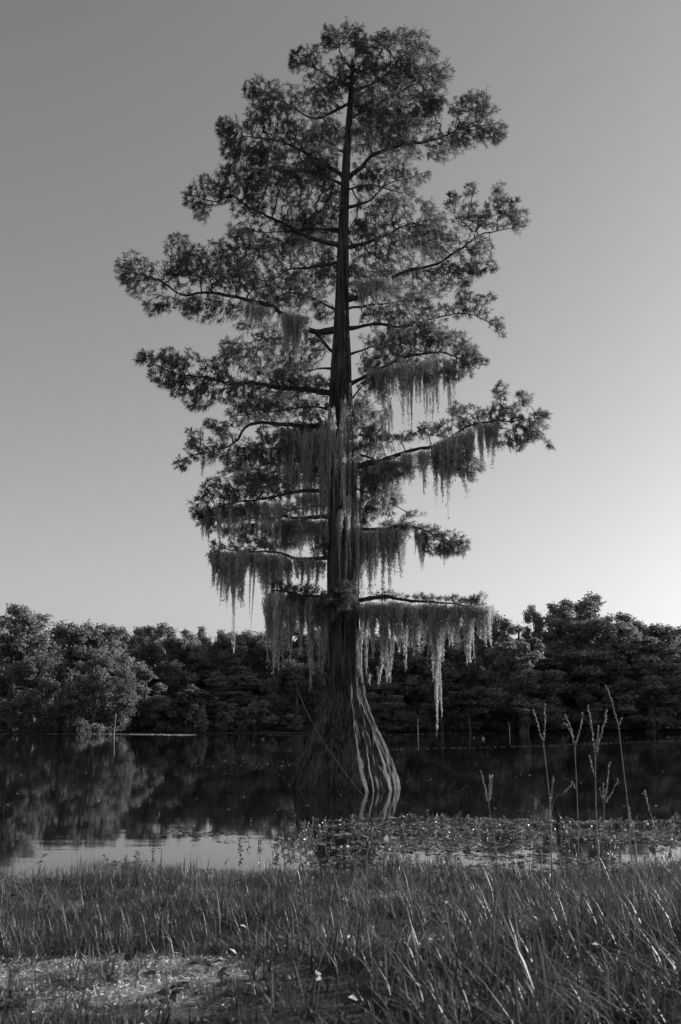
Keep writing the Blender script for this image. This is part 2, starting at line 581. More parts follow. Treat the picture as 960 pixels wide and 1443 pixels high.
TREES = [
    # kind, px, top row, width px, distance, label
    ('broadleaf', 12, 858, 130, 139, 'tall full broadleaf tree above the pale weed strip, highest on that shore'),
    ('willowy', 45, 925, 95, 133.5, 'bushy feathery tree right on the weed strip under the tallest broadleaf'),
    ('willowy', 132, 925, 110, 134, 'pale feathery sunlit tree behind the leaning white pole'),
    ('broadleaf', 95, 880, 100, 147, 'rounded broadleaf tree rising behind the two feathery trees'),
    ('broadleaf', 150, 884, 95, 150, 'broad dark tree rising behind the white pole'),
    ('layered', 203, 945, 70, 146, 'short dark tree with flat layered boughs next to the white pole tree'),
    ('open_oak', 232, 881, 78, 160, 'open crowned oak with sky between its top branches, beyond two saplings'),
    ('broadleaf', 195, 888, 80, 163, 'rounded tree between the white pole and the open crowned oak'),
    ('sapling', 264, 966, 54, 144, 'slim sapling with bare pale trunk at the end of the weed strip'),
    ('sapling', 303, 984, 40, 148, 'smaller sapling just past the tip of the weed strip'),
    ('open_oak', 300, 886, 52, 166, 'small open crowned tree standing up past the gap in the skyline'),
    ('broadleaf', 350, 893, 100, 166, 'low domed tree seen under the long moss tail of the mossiest low bough'),
    ('broadleaf', 270, 912, 90, 163, 'lower rounded tree filling the dip in the skyline'),
    ('layered', 335, 940, 95, 158, 'dark layered tree below the low domed tree'),
    ('willowy', 418, 932, 105, 152, 'feathery tree close beside the flared cypress trunk'),
    ('open_oak', 402, 880, 66, 168, 'open crowned tree behind the moss of the lowest bough on the pole side'),
    ('broadleaf', 450, 890, 90, 168, 'rounded tree hidden behind the cypress trunk and its moss'),
    ('layered', 540, 962, 66, 152, 'small layered tree just past the sunlit edge of the cypress trunk'),
    ('broadleaf', 525, 895, 95, 168, 'dark broad tree behind the sunlit edge of the cypress trunk'),
    ('broadleaf', 590, 886, 105, 168, 'dark broad tree behind the moss curtain of the lowest bough'),
    ('sapling', 622, 936, 62, 152, 'round headed pale tree behind the longest moss tail'),
    ('sapling', 664, 968, 62, 150, 'sapling with leaning trunk between the moss tail and the pale little tree'),
    ('broadleaf', 640, 880, 85, 170, 'rounded tree above the round headed pale tree'),
    ('broadleaf', 692, 866, 76, 164, 'leafy tree just past the tip of the lowest mossy bough'),
    ('layered', 738, 884, 120, 154, 'tall tree with tiers of flat boughs behind the little pale sapling'),
    ('sapling', 745, 981, 42, 141, 'little pale sapling standing at the water line beside the seed stalks'),
    ('open_oak', 760, 858, 56, 172, 'narrow open crowned tree behind the tall tiered tree'),
    ('open_oak', 822, 842, 118, 172, 'highest open crowned oak of the wood, behind the seed stalks'),
    ('broadleaf', 800, 872, 100, 166, 'dense tree in front of the highest oak'),
    ('broadleaf', 872, 868, 100, 165, 'sunlit rounded tree next to the highest oak'),
    ('broadleaf', 835, 915, 110, 160, 'dark dense tree at the shore below the highest oak'),
    ('layered', 918, 900, 110, 157, 'tree with sunlit flat boughs beyond the tallest seed stalk'),
    ('broadleaf', 948, 884, 110, 168, 'smooth topped tree where the skyline falls away past the highest oak'),
    ('broadleaf', 905, 876, 80, 172, 'domed tree between the highest oak and the smooth topped tree'),
]
for t in TREES:
    forest_tree(*t)
for px in (-190, -120, -55, 1015, 1080, 1150, 1230):
    forest_tree(('broadleaf', 'open_oak')[frng.integers(2)], px, 872 + frng.random() * 18, 105, 152 + 10 * frng.random(),
                'broadleaf tree where the wood goes on past the tall trees')
for i, px in enumerate(np.arange(-160, 1180, 46)):
    px = px + frng.uniform(-12, 12)
    forest_tree(('broadleaf', 'open_oak', 'broadleaf')[i % 3], px, frng.uniform(892, 910), 110, frng.uniform(176, 186),
                'tree of the shaded back row ' + zone(px), 'back row of the wood')
for i, px in enumerate(np.arange(-200, 1200, 50)):
    forest_tree(('broadleaf', 'open_oak')[i % 2], px + frng.uniform(-14, 14), frng.uniform(900, 918), 110, frng.uniform(196, 206),
                'rearmost tree of the wood ' + zone(px), 'rearmost row of the wood')
for i, px in enumerate(np.arange(-120, 1100, 36)):
    forest_tree('shrub', px + frng.uniform(-10, 10), frng.uniform(965, 990), 66, frng.uniform(168, 174),
                'tall shaded undergrowth shrub between the trunks ' + zone(px), 'undergrowth of the wood')
for i, px in enumerate(np.concatenate([np.arange(-30, 440, 44), np.arange(520, 1000, 34)])):
    px = px + frng.uniform(-10, 10)
    X = (px - 480) / FPX * 150
    Y = float(far_shore(np.array([X]))[0]) + frng.uniform(2.0, 5.0)
    forest_tree('shrub', px, frng.uniform(985, 1008), frng.uniform(46, 64), Y,
                'low dark shrub on the far shore ' + zone(px), 'shrubs along the far shore')


# ------------------------------------------------------------------ poles standing in the lake
def pole(px, top, Y, r, label, lean=0.0):
    x = P(px, 1030, Y)[0]; h = P(px, top, Y)[2]
    g = Geo()
    zz = np.linspace(-1.3, h, 7)
    rr = r * np.linspace(1.15, 0.8, 7) * (1 + 0.08 * np.sin(zz * 5))
    tube(g, np.stack([lean * zz, 0.02 * np.sin(zz * 2), zz], -1), rr, 8)
    o = link('pole', g.mesh('pole', True), M_pole, None, (x, Y, 0))
    tag(o, label, 'pole', 'poles standing in the lake')


pole(160.5, 1006, 122, 0.10, 'pale leaning pole in the water before the feathery trees', 0.06)
pole(589, 1013, 128, 0.055, 'thin grey pole in the water past the flared trunk')
pole(718, 1020, 131, 0.05, 'short grey pole in the water near the little pale sapling')

# ------------------------------------------------------------------ the bald cypress
TRUNK = [  # row, left edge, right edge in photo pixels
    (1150, 404, 572), (1118, 410, 564), (1100, 413, 559), (1070, 424, 548), (1040, 437, 536), (1010, 450, 522), (980, 457, 512),
    (945, 461, 508), (900, 462, 507), (850, 462, 505), (780, 462, 504), (700, 464, 502), (620, 464, 500),
    (560, 465, 497), (520, 467, 495), (460, 471, 492), (380, 475, 491), (300, 478, 491), (240, 482, 493), (180, 487, 496), (120, 492, 499),
    (85, 495, 498.5)]
tz, tx, trr = [], [], []
for (row, a, b) in TRUNK:
    p = P((a + b) / 2, row, TY)
    tz.append(p[2]); tx.append(p[0]); trr.append((b - a) / 2 * pxsize(row, TY))
tz, tx, trr = map(np.array, (tz, tx, trr))
order = np.argsort(tz); tz, tx, trr = tz[order], tx[order], trr[order]


def trunk_at(z):
    return np.array([np.interp(z, tz, tx), TY, z]), float(np.interp(z, tz, trr))


tree = empty('bald_cypress', (float(np.interp(0, tz, tx)), TY, 0.0))
tag(tree, 'tall bald cypress with flared fluted trunk standing in the lake, hung with moss', 'tree')
TREE0 = np.array(tree.location)

NZ, NT = 340, 320
zz = np.concatenate([np.linspace(tz[0], 3.2, 230), np.linspace(3.2, tz[-1], NZ - 230 + 1)[1:]])
th = np.arange(NT) / NT * 2 * math.pi
ZZ, TH = np.meshgrid(zz, th, indexing='ij')
cz = np.interp(zz, tz, tx); rz = np.interp(zz, tz, trr)
k = np.ones(9) / 9
rz = np.concatenate([rz[:4], np.convolve(rz, k, 'valid'), rz[-4:]])
cz = np.concatenate([cz[:4], np.convolve(cz, k, 'valid'), cz[-4:]])
rng = R(5)
rid = np.zeros_like(ZZ)
flare = np.clip((3.2 - ZZ) / 3.2, 0, 1)
ra = np.arange(20) / 20 * 2 * math.pi + rng.normal(scale=.09, size=20)
for a in ra:
    wd = rng.uniform(0.08, 0.16); am = rng.uniform(0.3, 1.0); sw = rng.uniform(-0.05, 0.05)
    zstart = rng.uniform(0.75, 1.0)
    d = (TH - a - sw * ZZ + 0.04 * np.sin(ZZ * 2.2 + a * 5) + math.pi) % (2 * math.pi) - math.pi
    rid = np.maximum(rid, am * np.exp(-(np.abs(d) / wd) ** 1.6))
fw = TH / (2 * math.pi)
fib = vnoise(fw * 84, ZZ * 1.1 + 4 * vnoise(fw * 24, ZZ * .7, 9, 24), 7, 84)
fib = 0.55 * (1 - np.abs(2 * fib - 1)) + 0.45 * vnoise(fw * 150, ZZ * 5 + 20, 17, 150) - 0.5
fib2 = vnoise(TH / (2 * math.pi) * 44, ZZ * 0.5 + 8, 8, 44) - 0.5
amp = 0.05 + 0.15 * flare ** 0.8
knot = 0.06 * (vnoise(fw * 9, ZZ * 1.6 + 3, 41, 9) - .5) + 0.05 * (vnoise(fw * 28, ZZ * 4 + 3, 42, 28) - .5)
rr = rz[:, None] * (1 + knot - amp * 0.5 + amp * rid * 0.9) + (0.095 * fib + 0.09 * fib2) * np.clip(rz[:, None] * 1.8, 0.15, 1)
V = np.stack([cz[:, None] + rr * np.cos(TH), TY + rr * np.sin(TH), ZZ], -1).reshape(-1, 3) - TREE0
i0 = (np.arange(NZ - 1) * NT)[:, None] + np.arange(NT)[None]
i1 = (np.arange(NZ - 1) * NT)[:, None] + ((np.arange(NT) + 1) % NT)[None]
Q = np.stack([i0, i1, i1 + NT, i0 + NT], -1).reshape(-1, 4)
link('trunk', np_mesh('trunk', V, Q, True), M_bark, tree)

# boughs: polyline in photo pixels, depth of the tip (m, + away), radius at the trunk, foliage clumps (px)
BOUGHS = [
    # ---- on the side of the white pole
    ([(497, 100), (478, 74), (481, 48)], 0.1, .05, [(484, 50, 27, 19), (468, 62, 14, 14), (506, 52, 12, 14)]),
    ([(494, 122), (462, 108), (428, 90)], -0.3, .05, [(438, 90, 26, 22), (468, 115, 26, 16), (418, 84, 10, 10), (480, 95, 12, 14)]),
    ([(492, 148), (468, 162), (440, 170), (408, 150), (375, 135)], 0.5, .06, [(425, 142, 28, 17), (455, 145, 26, 22), (392, 132, 18, 16)]),
    ([(486, 250), (455, 228), (420, 210), (397, 200), (365, 195), (335, 190)], -0.9, .085,
     [(330, 182, 22, 16), (318, 180, 10, 12), (362, 128, 17, 18), (378, 148, 22, 20), (350, 208, 34, 20), (398, 175, 28, 22),
      (435, 188, 36, 26), (395, 222, 38, 20), (445, 225, 30, 22), (362, 168, 18, 18), (330, 212, 14, 14)]),
    ([(478, 346), (430, 334), (390, 312), (345, 290), (326, 276), (300, 285), (265, 274)], -0.6, .09,
     [(272, 280, 13, 15), (300, 268, 28, 18), (338, 260, 34, 24), (385, 268, 38, 26), (430, 262, 36, 26), (462, 285, 18, 30),
      (360, 300, 30, 14), (320, 245, 14, 12), (420, 305, 30, 18), (285, 298, 10, 14)]),
    ([(475, 463), (437, 462), (398, 441), (377, 427), (306, 411), (256, 413), (217, 392), (172, 378)], 0.5, .11,
     [(183, 375, 21, 20), (196, 398, 22, 20), (222, 430, 16, 18), (252, 350, 17, 19), (240, 388, 26, 18), (298, 372, 38, 26),
      (345, 352, 36, 26), (330, 398, 42, 22), (300, 435, 40, 14), (270, 375, 26, 22), (262, 425, 24, 16), (206, 374, 10, 8)]),
    ([(478, 372), (440, 378), (408, 380), (380, 395), (340, 388)], 1.1, .06,
     [(395, 352, 38, 20), (435, 352, 34, 20), (390, 395, 36, 24), (440, 395, 32, 24), (465, 380, 14, 26), (352, 385, 20, 16)]),
    ([(472, 497), (438, 466), (408, 476), (365, 481), (326, 495)], 1.0, .06,
     [(338, 486, 24, 12), (388, 478, 28, 20), (428, 498, 28, 22), (362, 508, 36, 16), (415, 520, 28, 10), (450, 480, 14, 14)]),
    ([(468, 557), (390, 548), (360, 541), (330, 541), (290, 530), (255, 525), (205, 510)], -0.5, .10,
     [(206, 508, 15, 11), (228, 506, 20, 16), (262, 508, 18, 16), (246, 543, 22, 15), (280, 560, 20, 16), (302, 520, 30, 14),
      (338, 552, 34, 18), (388, 545, 38, 20), (440, 545, 28, 16), (290, 540, 26, 16), (236, 530, 24, 12), (352, 572, 24, 10), (330, 500, 20, 10)]),
    ([(468, 602), (430, 600), (360, 597), (345, 610), (335, 625), (300, 635), (254, 650)], 0.4, .09,
     [(256, 650, 12, 10), (272, 622, 14, 18), (310, 606, 26, 16), (298, 640, 26, 14), (340, 640, 32, 20), (400, 612, 34, 16),
      (440, 595, 28, 18), (390, 638, 34, 22), (378, 580, 30, 12)]),
    ([(462, 640), (432, 658), (395, 668), (350, 690)], 1.0, .06, [(338, 664, 28, 12), (388, 660, 34, 18), (430, 645, 24, 18), (360, 682, 26, 12)]),
    ([(464, 693), (420, 695), (380, 704), (330, 710), (284, 722)], -0.7, .075,
     [(283, 712, 14, 20), (312, 692, 26, 18), (350, 690, 28, 16), (385, 690, 28, 12), (292, 736, 12, 14), (330, 715, 24, 10)]),
    ([(464, 731), (400, 731), (350, 740), (318, 745)], 0.6, .07, [(328, 745, 28, 12), (360, 760, 34, 10), (400, 766, 28, 8), (420, 740, 26, 10)]),
    ([(464, 787), (420, 786), (390, 777), (335, 775), (308, 771), (297, 776)], -0.4, .07,
     [(302, 784, 11, 20), (330, 769, 20, 5), (372, 771, 30, 5), (450, 772, 14, 14)]),
    ([(468, 842), (430, 838), (405, 832), (373, 833)], -0.8, .065, [(392, 826, 18, 6), (430, 834, 24, 12), (412, 842, 20, 12)]),
    ([(476, 835), (470, 850), (478, 858)], -0.9, .05, [(472, 850, 24, 20), (488, 838, 18, 16), (460, 862, 16, 14)]),
    # ---- on the side of the seed stalks
    ([(497, 128), (530, 114), (562, 84), (580, 58)], 0.3, .06,
     [(543, 56, 16, 14), (578, 58, 24, 18), (603, 72, 13, 12), (560, 88, 42, 26), (524, 80, 22, 26), (515, 60, 8, 14), (590, 110, 28, 20), (540, 125, 38, 26)]),
    ([(496, 165), (540, 140), (583, 120), (620, 100)], -0.5, .05, [(622, 102, 17, 17), (610, 135, 18, 20), (585, 140, 28, 20), (545, 160, 34, 18), (516, 150, 18, 26)]),
    ([(491, 250), (510, 237), (525, 220), (566, 206), (605, 200), (635, 188), (655, 180), (698, 174)], -0.4, .085,
     [(642, 148, 13, 14), (668, 150, 18, 22), (686, 165, 18, 18), (665, 188, 32, 18), (690, 195, 16, 14), (628, 206, 28, 14), (585, 185, 34, 22),
      (545, 186, 38, 24), (520, 170, 26, 22), (600, 160, 20, 20), (560, 214, 32, 15), (618, 220, 14, 7), (706, 178, 9, 12), (683, 138, 8, 12)]),
    ([(566, 206), (561, 169), (563, 136), (571, 100), (582, 62)], -0.1, .045, [(575, 90, 26, 22), (560, 125, 26, 20)]),
    ([(488, 293), (510, 285), (524, 276), (545, 258), (585, 248)], 0.4, .055, [(540, 248, 32, 16), (578, 246, 22, 11), (514, 246, 18, 18), (600, 250, 7, 7), (520, 268, 16, 9)]),
    ([(490, 346), (530, 336), (570, 320), (612, 308)], 0.9, .07,
     [(518, 316, 26, 16), (555, 298, 26, 18), (580, 320, 38, 22), (540, 350, 42, 22), (600, 348, 32, 20), (512, 380, 22, 16), (562, 382, 34, 14), (612, 312, 16, 18)]),
    ([(490, 424), (523, 413), (573, 380), (610, 370), (647, 348), (663, 338), (683, 328), (740, 318)], -0.5, .085,
     [(642, 286, 13, 14), (664, 274, 9, 14), (705, 273, 13, 16), (702, 300, 26, 18), (732, 312, 13, 17), (662, 310, 25, 18), (666, 350, 26, 15),
      (690, 372, 10, 10), (620, 345, 26, 18), (640, 384, 30, 14), (600, 394, 32, 12), (664, 376, 18, 14), (655, 402, 10, 8), (728, 290, 9, 10)]),
    ([(491, 463), (530, 458), (560, 462), (600, 450), (645, 440), (665, 442), (690, 455), (706, 466)], 0.3, .06,
     [(700, 455, 11, 10), (686, 418, 12, 6), (660, 424, 20, 10), (650, 408, 9, 8), (625, 436, 28, 11), (580, 440, 33, 14), (540, 446, 28, 12),
      (705, 470, 5, 6), (570, 468, 33, 10), (672, 440, 18, 9)]),
    ([(494, 543), (515, 532), (560, 512), (600, 500), (640, 502), (675, 520)], -0.6, .07,
     [(545, 492, 33, 16), (590, 480, 34, 20), (635, 490, 32, 20), (658, 518, 20, 14), (620, 528, 28, 10), (535, 515, 16, 14), (662, 498, 16, 14),
      (560, 518, 28, 11), (600, 466, 36, 12), (680, 505, 6, 8)]),
    ([(494, 566), (506, 552), (516, 540), (530, 530)], -0.3, .045, [(528, 540, 14, 12)]),
    ([(500, 612), (525, 612), (541, 594), (552, 560)], -0.8, .055, [(525, 606, 16, 14), (512, 585, 12, 20), (518, 630, 18, 12)]),
    ([(503, 657), (553, 643), (583, 635), (627, 622), (668, 598), (720, 592), (768, 588)], -0.5, .09,
     [(704, 552, 12, 13), (735, 564, 14, 11), (765, 580, 11, 11), (700, 584, 26, 18), (745, 598, 24, 16), (720, 618, 30, 14), (772, 628, 8, 6),
      (660, 588, 22, 16), (646, 578, 14, 8), (618, 606, 26, 13), (572, 612, 22, 8), (545, 626, 22, 11), (640, 650, 28, 16), (664, 664, 16, 13),
      (560, 664, 22, 16), (530, 690, 20, 22), (520, 716, 20, 15), (752, 615, 12, 8)]),
    ([(502, 690), (530, 700), (570, 722), (590, 728)], 0.6, .035, [(582, 725, 14, 5), (545, 712, 16, 12), (515, 735, 12, 10)]),
    ([(501, 747), (540, 745), (570, 741), (610, 750), (655, 770)], -0.3, .07,
     [(560, 737, 24, 6), (600, 752, 24, 12), (634, 764, 22, 15), (614, 775, 20, 12), (652, 774, 8, 8), (575, 742, 18, 8)]),
    ([(502, 849), (540, 842), (580, 848), (620, 850), (660, 855), (686, 850)], -0.6, .075,
     [(675, 847, 12, 9), (645, 845, 13, 6), (580, 840, 28, 4), (545, 838, 13, 8), (615, 845, 24, 4), (660, 850, 14, 6)]),
    # ---- boughs reaching away from the viewer and a few toward
    ([(488, 215), (470, 210), (455, 205)], 1.9, .06, [(455, 200, 34, 26), (480, 190, 26, 22)]),
    ([(491, 190), (510, 195), (530, 200)], 1.8, .06, [(525, 200, 34, 24), (540, 170, 26, 20)]),
    ([(484, 330), (460, 325), (440, 320)], 2.2, .07, [(435, 318, 38, 24), (465, 330, 20, 20)]),
    ([(484, 400), (510, 400), (540, 398)], 2.2, .07, [(530, 400, 34, 14), (555, 410, 26, 10)]),
    ([(481, 520), (450, 520), (420, 528)], 2.0, .06, [(420, 535, 32, 16), (395, 560, 28, 14)]),
    ([(482, 600), (450, 612), (410, 625)], 2.0, .06, [(415, 622, 36, 16), (440, 640, 22, 14)]),
    ([(497, 108), (500, 84), (502, 60)], -0.1, .035, [(502, 70, 12, 14), (508, 100, 16, 18), (488, 120, 16, 18)]),
    ([(487, 262), (450, 248), (400, 240), (345, 242)], 0.7, .05, [(430, 246, 34, 12), (360, 240, 30, 14), (395, 250, 24, 12), (465, 240, 16, 18)]),
    ([(484, 322), (440, 322), (390, 328), (345, 322)], 0.9, .05, [(400, 325, 42, 14), (350, 322, 28, 12), (450, 318, 24, 16)]),
    ([(477, 440), (440, 420), (400, 415), (370, 450)], 1.2, .045, [(430, 422, 30, 16), (385, 430, 28, 16), (360, 455, 26, 12), (455, 440, 16, 14)]),
    ([(476, 578), (430, 572), (380, 578), (335, 586)], 0.9, .05, [(400, 576, 42, 12), (350, 584, 28, 10), (445, 575, 24, 12)]),
    ([(470, 668), (430, 672), (380, 676), (330, 680)], 1.1, .045, [(410, 676, 36, 12), (360, 674, 30, 10), (330, 728, 20, 8), (445, 668, 18, 14)]),
    ([(468, 712), (430, 716), (380, 722), (340, 728)], 1.0, .045, [(420, 716, 32, 10), (370, 724, 32, 10), (400, 750, 32, 8)]),
    ([(491, 268), (520, 262), (560, 270), (600, 285)], 1.0, .045, [(520, 290, 20, 10), (560, 275, 26, 10), (600, 288, 16, 10), (505, 330, 14, 18)]),
    ([(490, 436), (530, 430), (580, 424), (625, 418)], 1.0, .045, [(530, 430, 28, 10), (590, 424, 30, 9), (508, 410, 16, 14), (620, 408, 22, 8)]),
    ([(494, 500), (525, 490), (560, 488), (600, 505)], 0.9, .045, [(535, 478, 28, 12), (575, 500, 26, 12), (610, 515, 26, 10), (512, 520, 10, 14)]),
    ([(498, 590), (520, 575), (535, 560)], 1.0, .04, [(512, 565, 12, 22), (524, 590, 14, 14)]),
    ([(500, 640), (530, 650), (570, 655), (600, 660)], 0.9, .045, [(525, 655, 24, 16), (570, 652, 22, 12), (600, 640, 22, 12), (540, 680, 22, 16), (555, 700, 16, 10)]),
    # dead stubs low on the trunk
    ([(505, 978), (522, 948), (548, 932), (562, 912)], -0.3, .03, []),
    ([(466, 960), (450, 920), (437, 890)], -0.5, .035, []),
]


def bough_depth(pl, tipd, px):
    x0, x1 = pl[0][0], pl[-1][0]
    t = (px - x0) / (x1 - x0) if abs(x1 - x0) > 12 else 0.6
    return tipd * min(1.15, max(0.0, t))


LEAF_DENS = 4.6
bough_paths = []
for bi, (pl, tipd, r0, clumps) in enumerate(BOUGHS):
    rng = R(1000 + bi)
    cum = np.concatenate([[0], np.cumsum([math.dist(pl[i], pl[i + 1]) for i in range(len(pl) - 1)])])
    pts = []
    for q, c in zip(pl, cum):
        dd = tipd * c / cum[-1]
        if q == pl[0] and q != (566, 206):
            pts.append(P(q[0], q[1], TY))
        else:
            pts.append(P(q[0], q[1], TY + dd))
    n = max(8, int(cum[-1] / 7))
    path = smooth_path(pts, n)
    # start inside the trunk
    if pl[0] != (566, 206):
        c, rt = trunk_at(path[0][2])
        path = np.vstack([c + (path[0] - c) * 0.25, path])
    jit = np.cumsum(rng.normal(scale=0.012, size=path.shape), axis=0)
    jit -= np.linspace(0, 1, len(path))[:, None] * jit[-1]
    jit[0] = 0
    path = path + jit
    bough_paths.append(path)
    g = Geo()
    rad = np.interp(np.linspace(0, 1, len(path)), [0, 0.08, 0.5, 1], [r0 * 0.95, r0 * .68, r0 * 0.36, 0.007])
    tube(g, path - TREE0, rad * (1 + 0.1 * rng.normal(size=len(path))), 8)
    # twig nodes
    nodes = [p for p in path[2:]]
    plen = list(np.linspace(0, 1, len(nodes)) * 0.5)
    parent = [-1] * len(nodes)
    cand = []
    for (cx, cy, rx, ry) in clumps:
        dep = bough_depth(pl, tipd, cx)
        s = pxsize(cy, TY + dep)
        c = P(cx, cy, TY + dep)
        rd = min(0.75, max(0.2, 0.8 * rx * s))
        k = max(4, int(math.pi * rx * ry / 66 * LEAF_DENS))
        sub = unit(rng.normal(size=(max(4, k // 7), 3))) * rng.random((max(4, k // 7), 1)) ** 0.42
        pk = sub[rng.integers(len(sub), size=k)] + rng.normal(scale=0.42, size=(k, 3))
        ln = np.linalg.norm(pk, axis=1, keepdims=True)
        pk = pk / np.maximum(1, ln / 1.12)
        cand.append(c + pk * np.array([rx * s, rd, ry * s]))
    fol = Geo()
    if cand:
        cand = np.concatenate(cand)
        base = np.array(nodes)
        dmin = np.min(np.linalg.norm(cand[:, None] - base[None], axis=2), axis=1)
        for ci in np.argsort(dmin):
            c = cand[ci]
            A = np.array(nodes)
            dist = np.linalg.norm(A - c, axis=1)
            j = int(np.argmin(dist + 0.22 * np.array(plen)))
            nodes.append(c); parent.append(j); plen.append(plen[j] + dist[j])
        n0 = len(path) - 2
        desc = np.ones(len(nodes))
        for i in range(len(nodes) - 1, n0 - 1, -1):
            desc[parent[i]] += desc[i]
        for i in range(n0, len(nodes)):
            a, b = nodes[parent[i]], nodes[i]
            m = (a + b) / 2 + rng.normal(scale=0.045 * np.linalg.norm(b - a), size=3) + np.array([0, 0, .03])
            ra_ = min(0.022, 0.0023 * math.sqrt(desc[i]) + 0.0010)
            tube(g, np.array([a, m, b]) - TREE0, [ra_, ra_ * .9, ra_ * .7], 3, False)
        A = np.array([nodes[parent[i]] for i in range(n0, len(nodes))])
        B = np.array(nodes[n0:])
        k = 20
        t = rng.uniform(0.1, 1.1, (len(B), k, 1))
        out = B - path[np.argmin(np.linalg.norm(B[:, None] - path[None], axis=2), axis=1)]
        out = unit(out + (path[-1] - path[0]) * 0.12 + np.array([0, 0, .05]))
        D = unit(unit(B - A) * 0.6 + out * 0.8)[:, None, :]
        L0 = np.minimum(np.linalg.norm(B - A, axis=1), 0.30)[:, None, None]
        base = B[:, None, :] + D * (t - 1) * L0
        rd = unit(rng.normal(size=(len(B), k, 3)))
        dr = D * 0.85 + rd * 0.8 + np.array([0, 0, 0.05])
        Ls = rng.uniform(0.055, 0.14, len(B) * k)
        tn = (rng.uniform(0.75, 1.25, (len(B), 1)) * rng.uniform(0.8, 1.2, (len(B), k))).ravel()
        blades(fol, base.reshape(-1, 3) - TREE0, dr.reshape(-1, 3), Ls, Ls * rng.uniform(0.085, 0.15, len(Ls)), tn, rng, 0.12)
    b = link('bough', g.mesh('bough', True), M_bough, tree)
    if cand is not None and len(clumps):
        link('foliage', fol.mesh('foliage'), M_leaf, b)


# ------------------------------------------------------------------ Spanish moss
def festoon_mesh(seed, tail):
    """a hanging bundle of fine curling strands, unit length, about 0.2 m wide at the top"""
    rng = R(seed)
    g = Geo()
    sway = rng.normal(scale=0.05, size=2); lp = rng.random(4) * 6.28
    for s in range(64):
        L = (0.18 + 0.82 * rng.random() ** 1.7) if s > 7 else rng.uniform(0.8, 1.0)
        z0 = -rng.random() * 0.35 * (1 - L * 0.6)
        k = 13
        tt = np.linspace(0, 1, k)
        z = z0 - tt * (L - abs(z0) * .5)
        u = np.clip(-z, 0, 1)
        lump = 1 + 0.45 * np.sin(u * 11 + lp[0]) * np.sin(u * 5 + lp[1])
        wid = (0.085 * (1 - u) ** (0.7 + tail) + 0.020) * lump
        ax, ay = rng.normal(scale=0.6, size=2)
        ph = rng.random(4) * 6.28
        fq = rng.uniform(14, 26)
        x = wid * (ax + 0.30 * np.sin(u * 9 + ph[0])) + 0.014 * np.sin(u * fq + ph[1]) + sway[0] * u * u
        y = wid * (ay + 0.30 * np.sin(u * 8 + ph[2])) + 0.014 * np.sin(u * fq * 1.1 + ph[3]) + sway[1] * u * u
        pts = np.stack([x, y, z], -1)
        w = rng.uniform(0.006, 0.015) * np.linspace(1, 0.5, k) * rng.uniform(.6, 1.3, k)
        a = rng.random() * 6.28
        sd = np.array([math.cos(a), math.sin(a), 0])
        V = np.concatenate([pts - sd * w[:, None] * .5, pts + sd * w[:, None] * .5])
        i = np.arange(k - 1)
        g.add(V, np.stack([i, i + k, i + k + 1, i + 1], -1), None, rng.uniform(0.4, 1.55))
        for c in range(5):                                  # short curls off the strand
            q = pts[rng.integers(1, k)]
            dd = np.array([rng.normal(), rng.normal(), rng.normal(-.5, .25)]); dd = dd / np.linalg.norm(dd)
            dd[2] *= 0.6
            q2 = q + dd * rng.uniform(0.02, 0.055); q3 = q2 + np.array([rng.normal() * .012, rng.normal() * .012, -rng.uniform(.01, .04)])
            g.add(np.array([q - sd * .003, q + sd * .003, q2, q3]), None, [[0, 1, 2], [1, 3, 2]], rng.uniform(.5, 1.5))
    return g.mesh('festoon')


FEST = [festoon_mesh(300 + i, 0.3 + 0.25 * (i % 5)) for i in range(14)]
for f in FEST: f.materials.append(M_moss)
mrng = R(4242)


def near_path(px, py, default):
    return default


def moss(label, items, stagger=False):
    """items: spans (x0, x1, top row, lowest-row min, lowest-row max, how many, depth0, depth1, width)"""
    root = None
    for (x0, x1, y0, y1, b0, b1, cnt, d0, d1, wd) in items:
        cnt = max(1, int(round(cnt * 1.15)))
        hank = mrng.random(64); hank = 0.65 * hank + 0.35 * np.roll(hank, 1)
        for i in range(cnt):
            t = (i + mrng.uniform(-.4, 1.4)) / cnt
            t = min(1, max(0, t))
            px = x0 + (x1 - x0) * t
            py = y0 + (y1 - y0) * t + mrng.normal() * 1.2 + (mrng.uniform(-22, 40) if stagger else 0)
            Y = TY + d0 + (d1 - d0) * t + mrng.normal() * 0.10
            hk = hank[int(px / 6.0) % 64]
            if cnt > 6 and hk < 0.05: continue
            bot = b0 - 0.25 * (b0 - py) * mrng.random() ** 2 + (b1 - b0) * mrng.random() ** 1.6
            p = P(px, py, Y); q = P(px, max(bot, py + 10), Y)
            L = (p[2] - q[2]) * ((0.72 + 0.72 * hk * mrng.uniform(.8, 1.1)) if cnt > 6 else 1.02)
            if root is None:
                root = empty('spanish_moss', p)
                base = p.copy()
                tag(root, label, 'moss', 'Spanish moss on the cypress')
            o = link('festoon', FEST[mrng.integers(len(FEST))], None, root)
            o.location = p - base
            o.rotation_euler = (mrng.normal() * 0.02, mrng.normal() * 0.02, mrng.random() * 6.28)
            w = wd * mrng.uniform(0.75, 1.25)
            o.scale = (w, w, L)


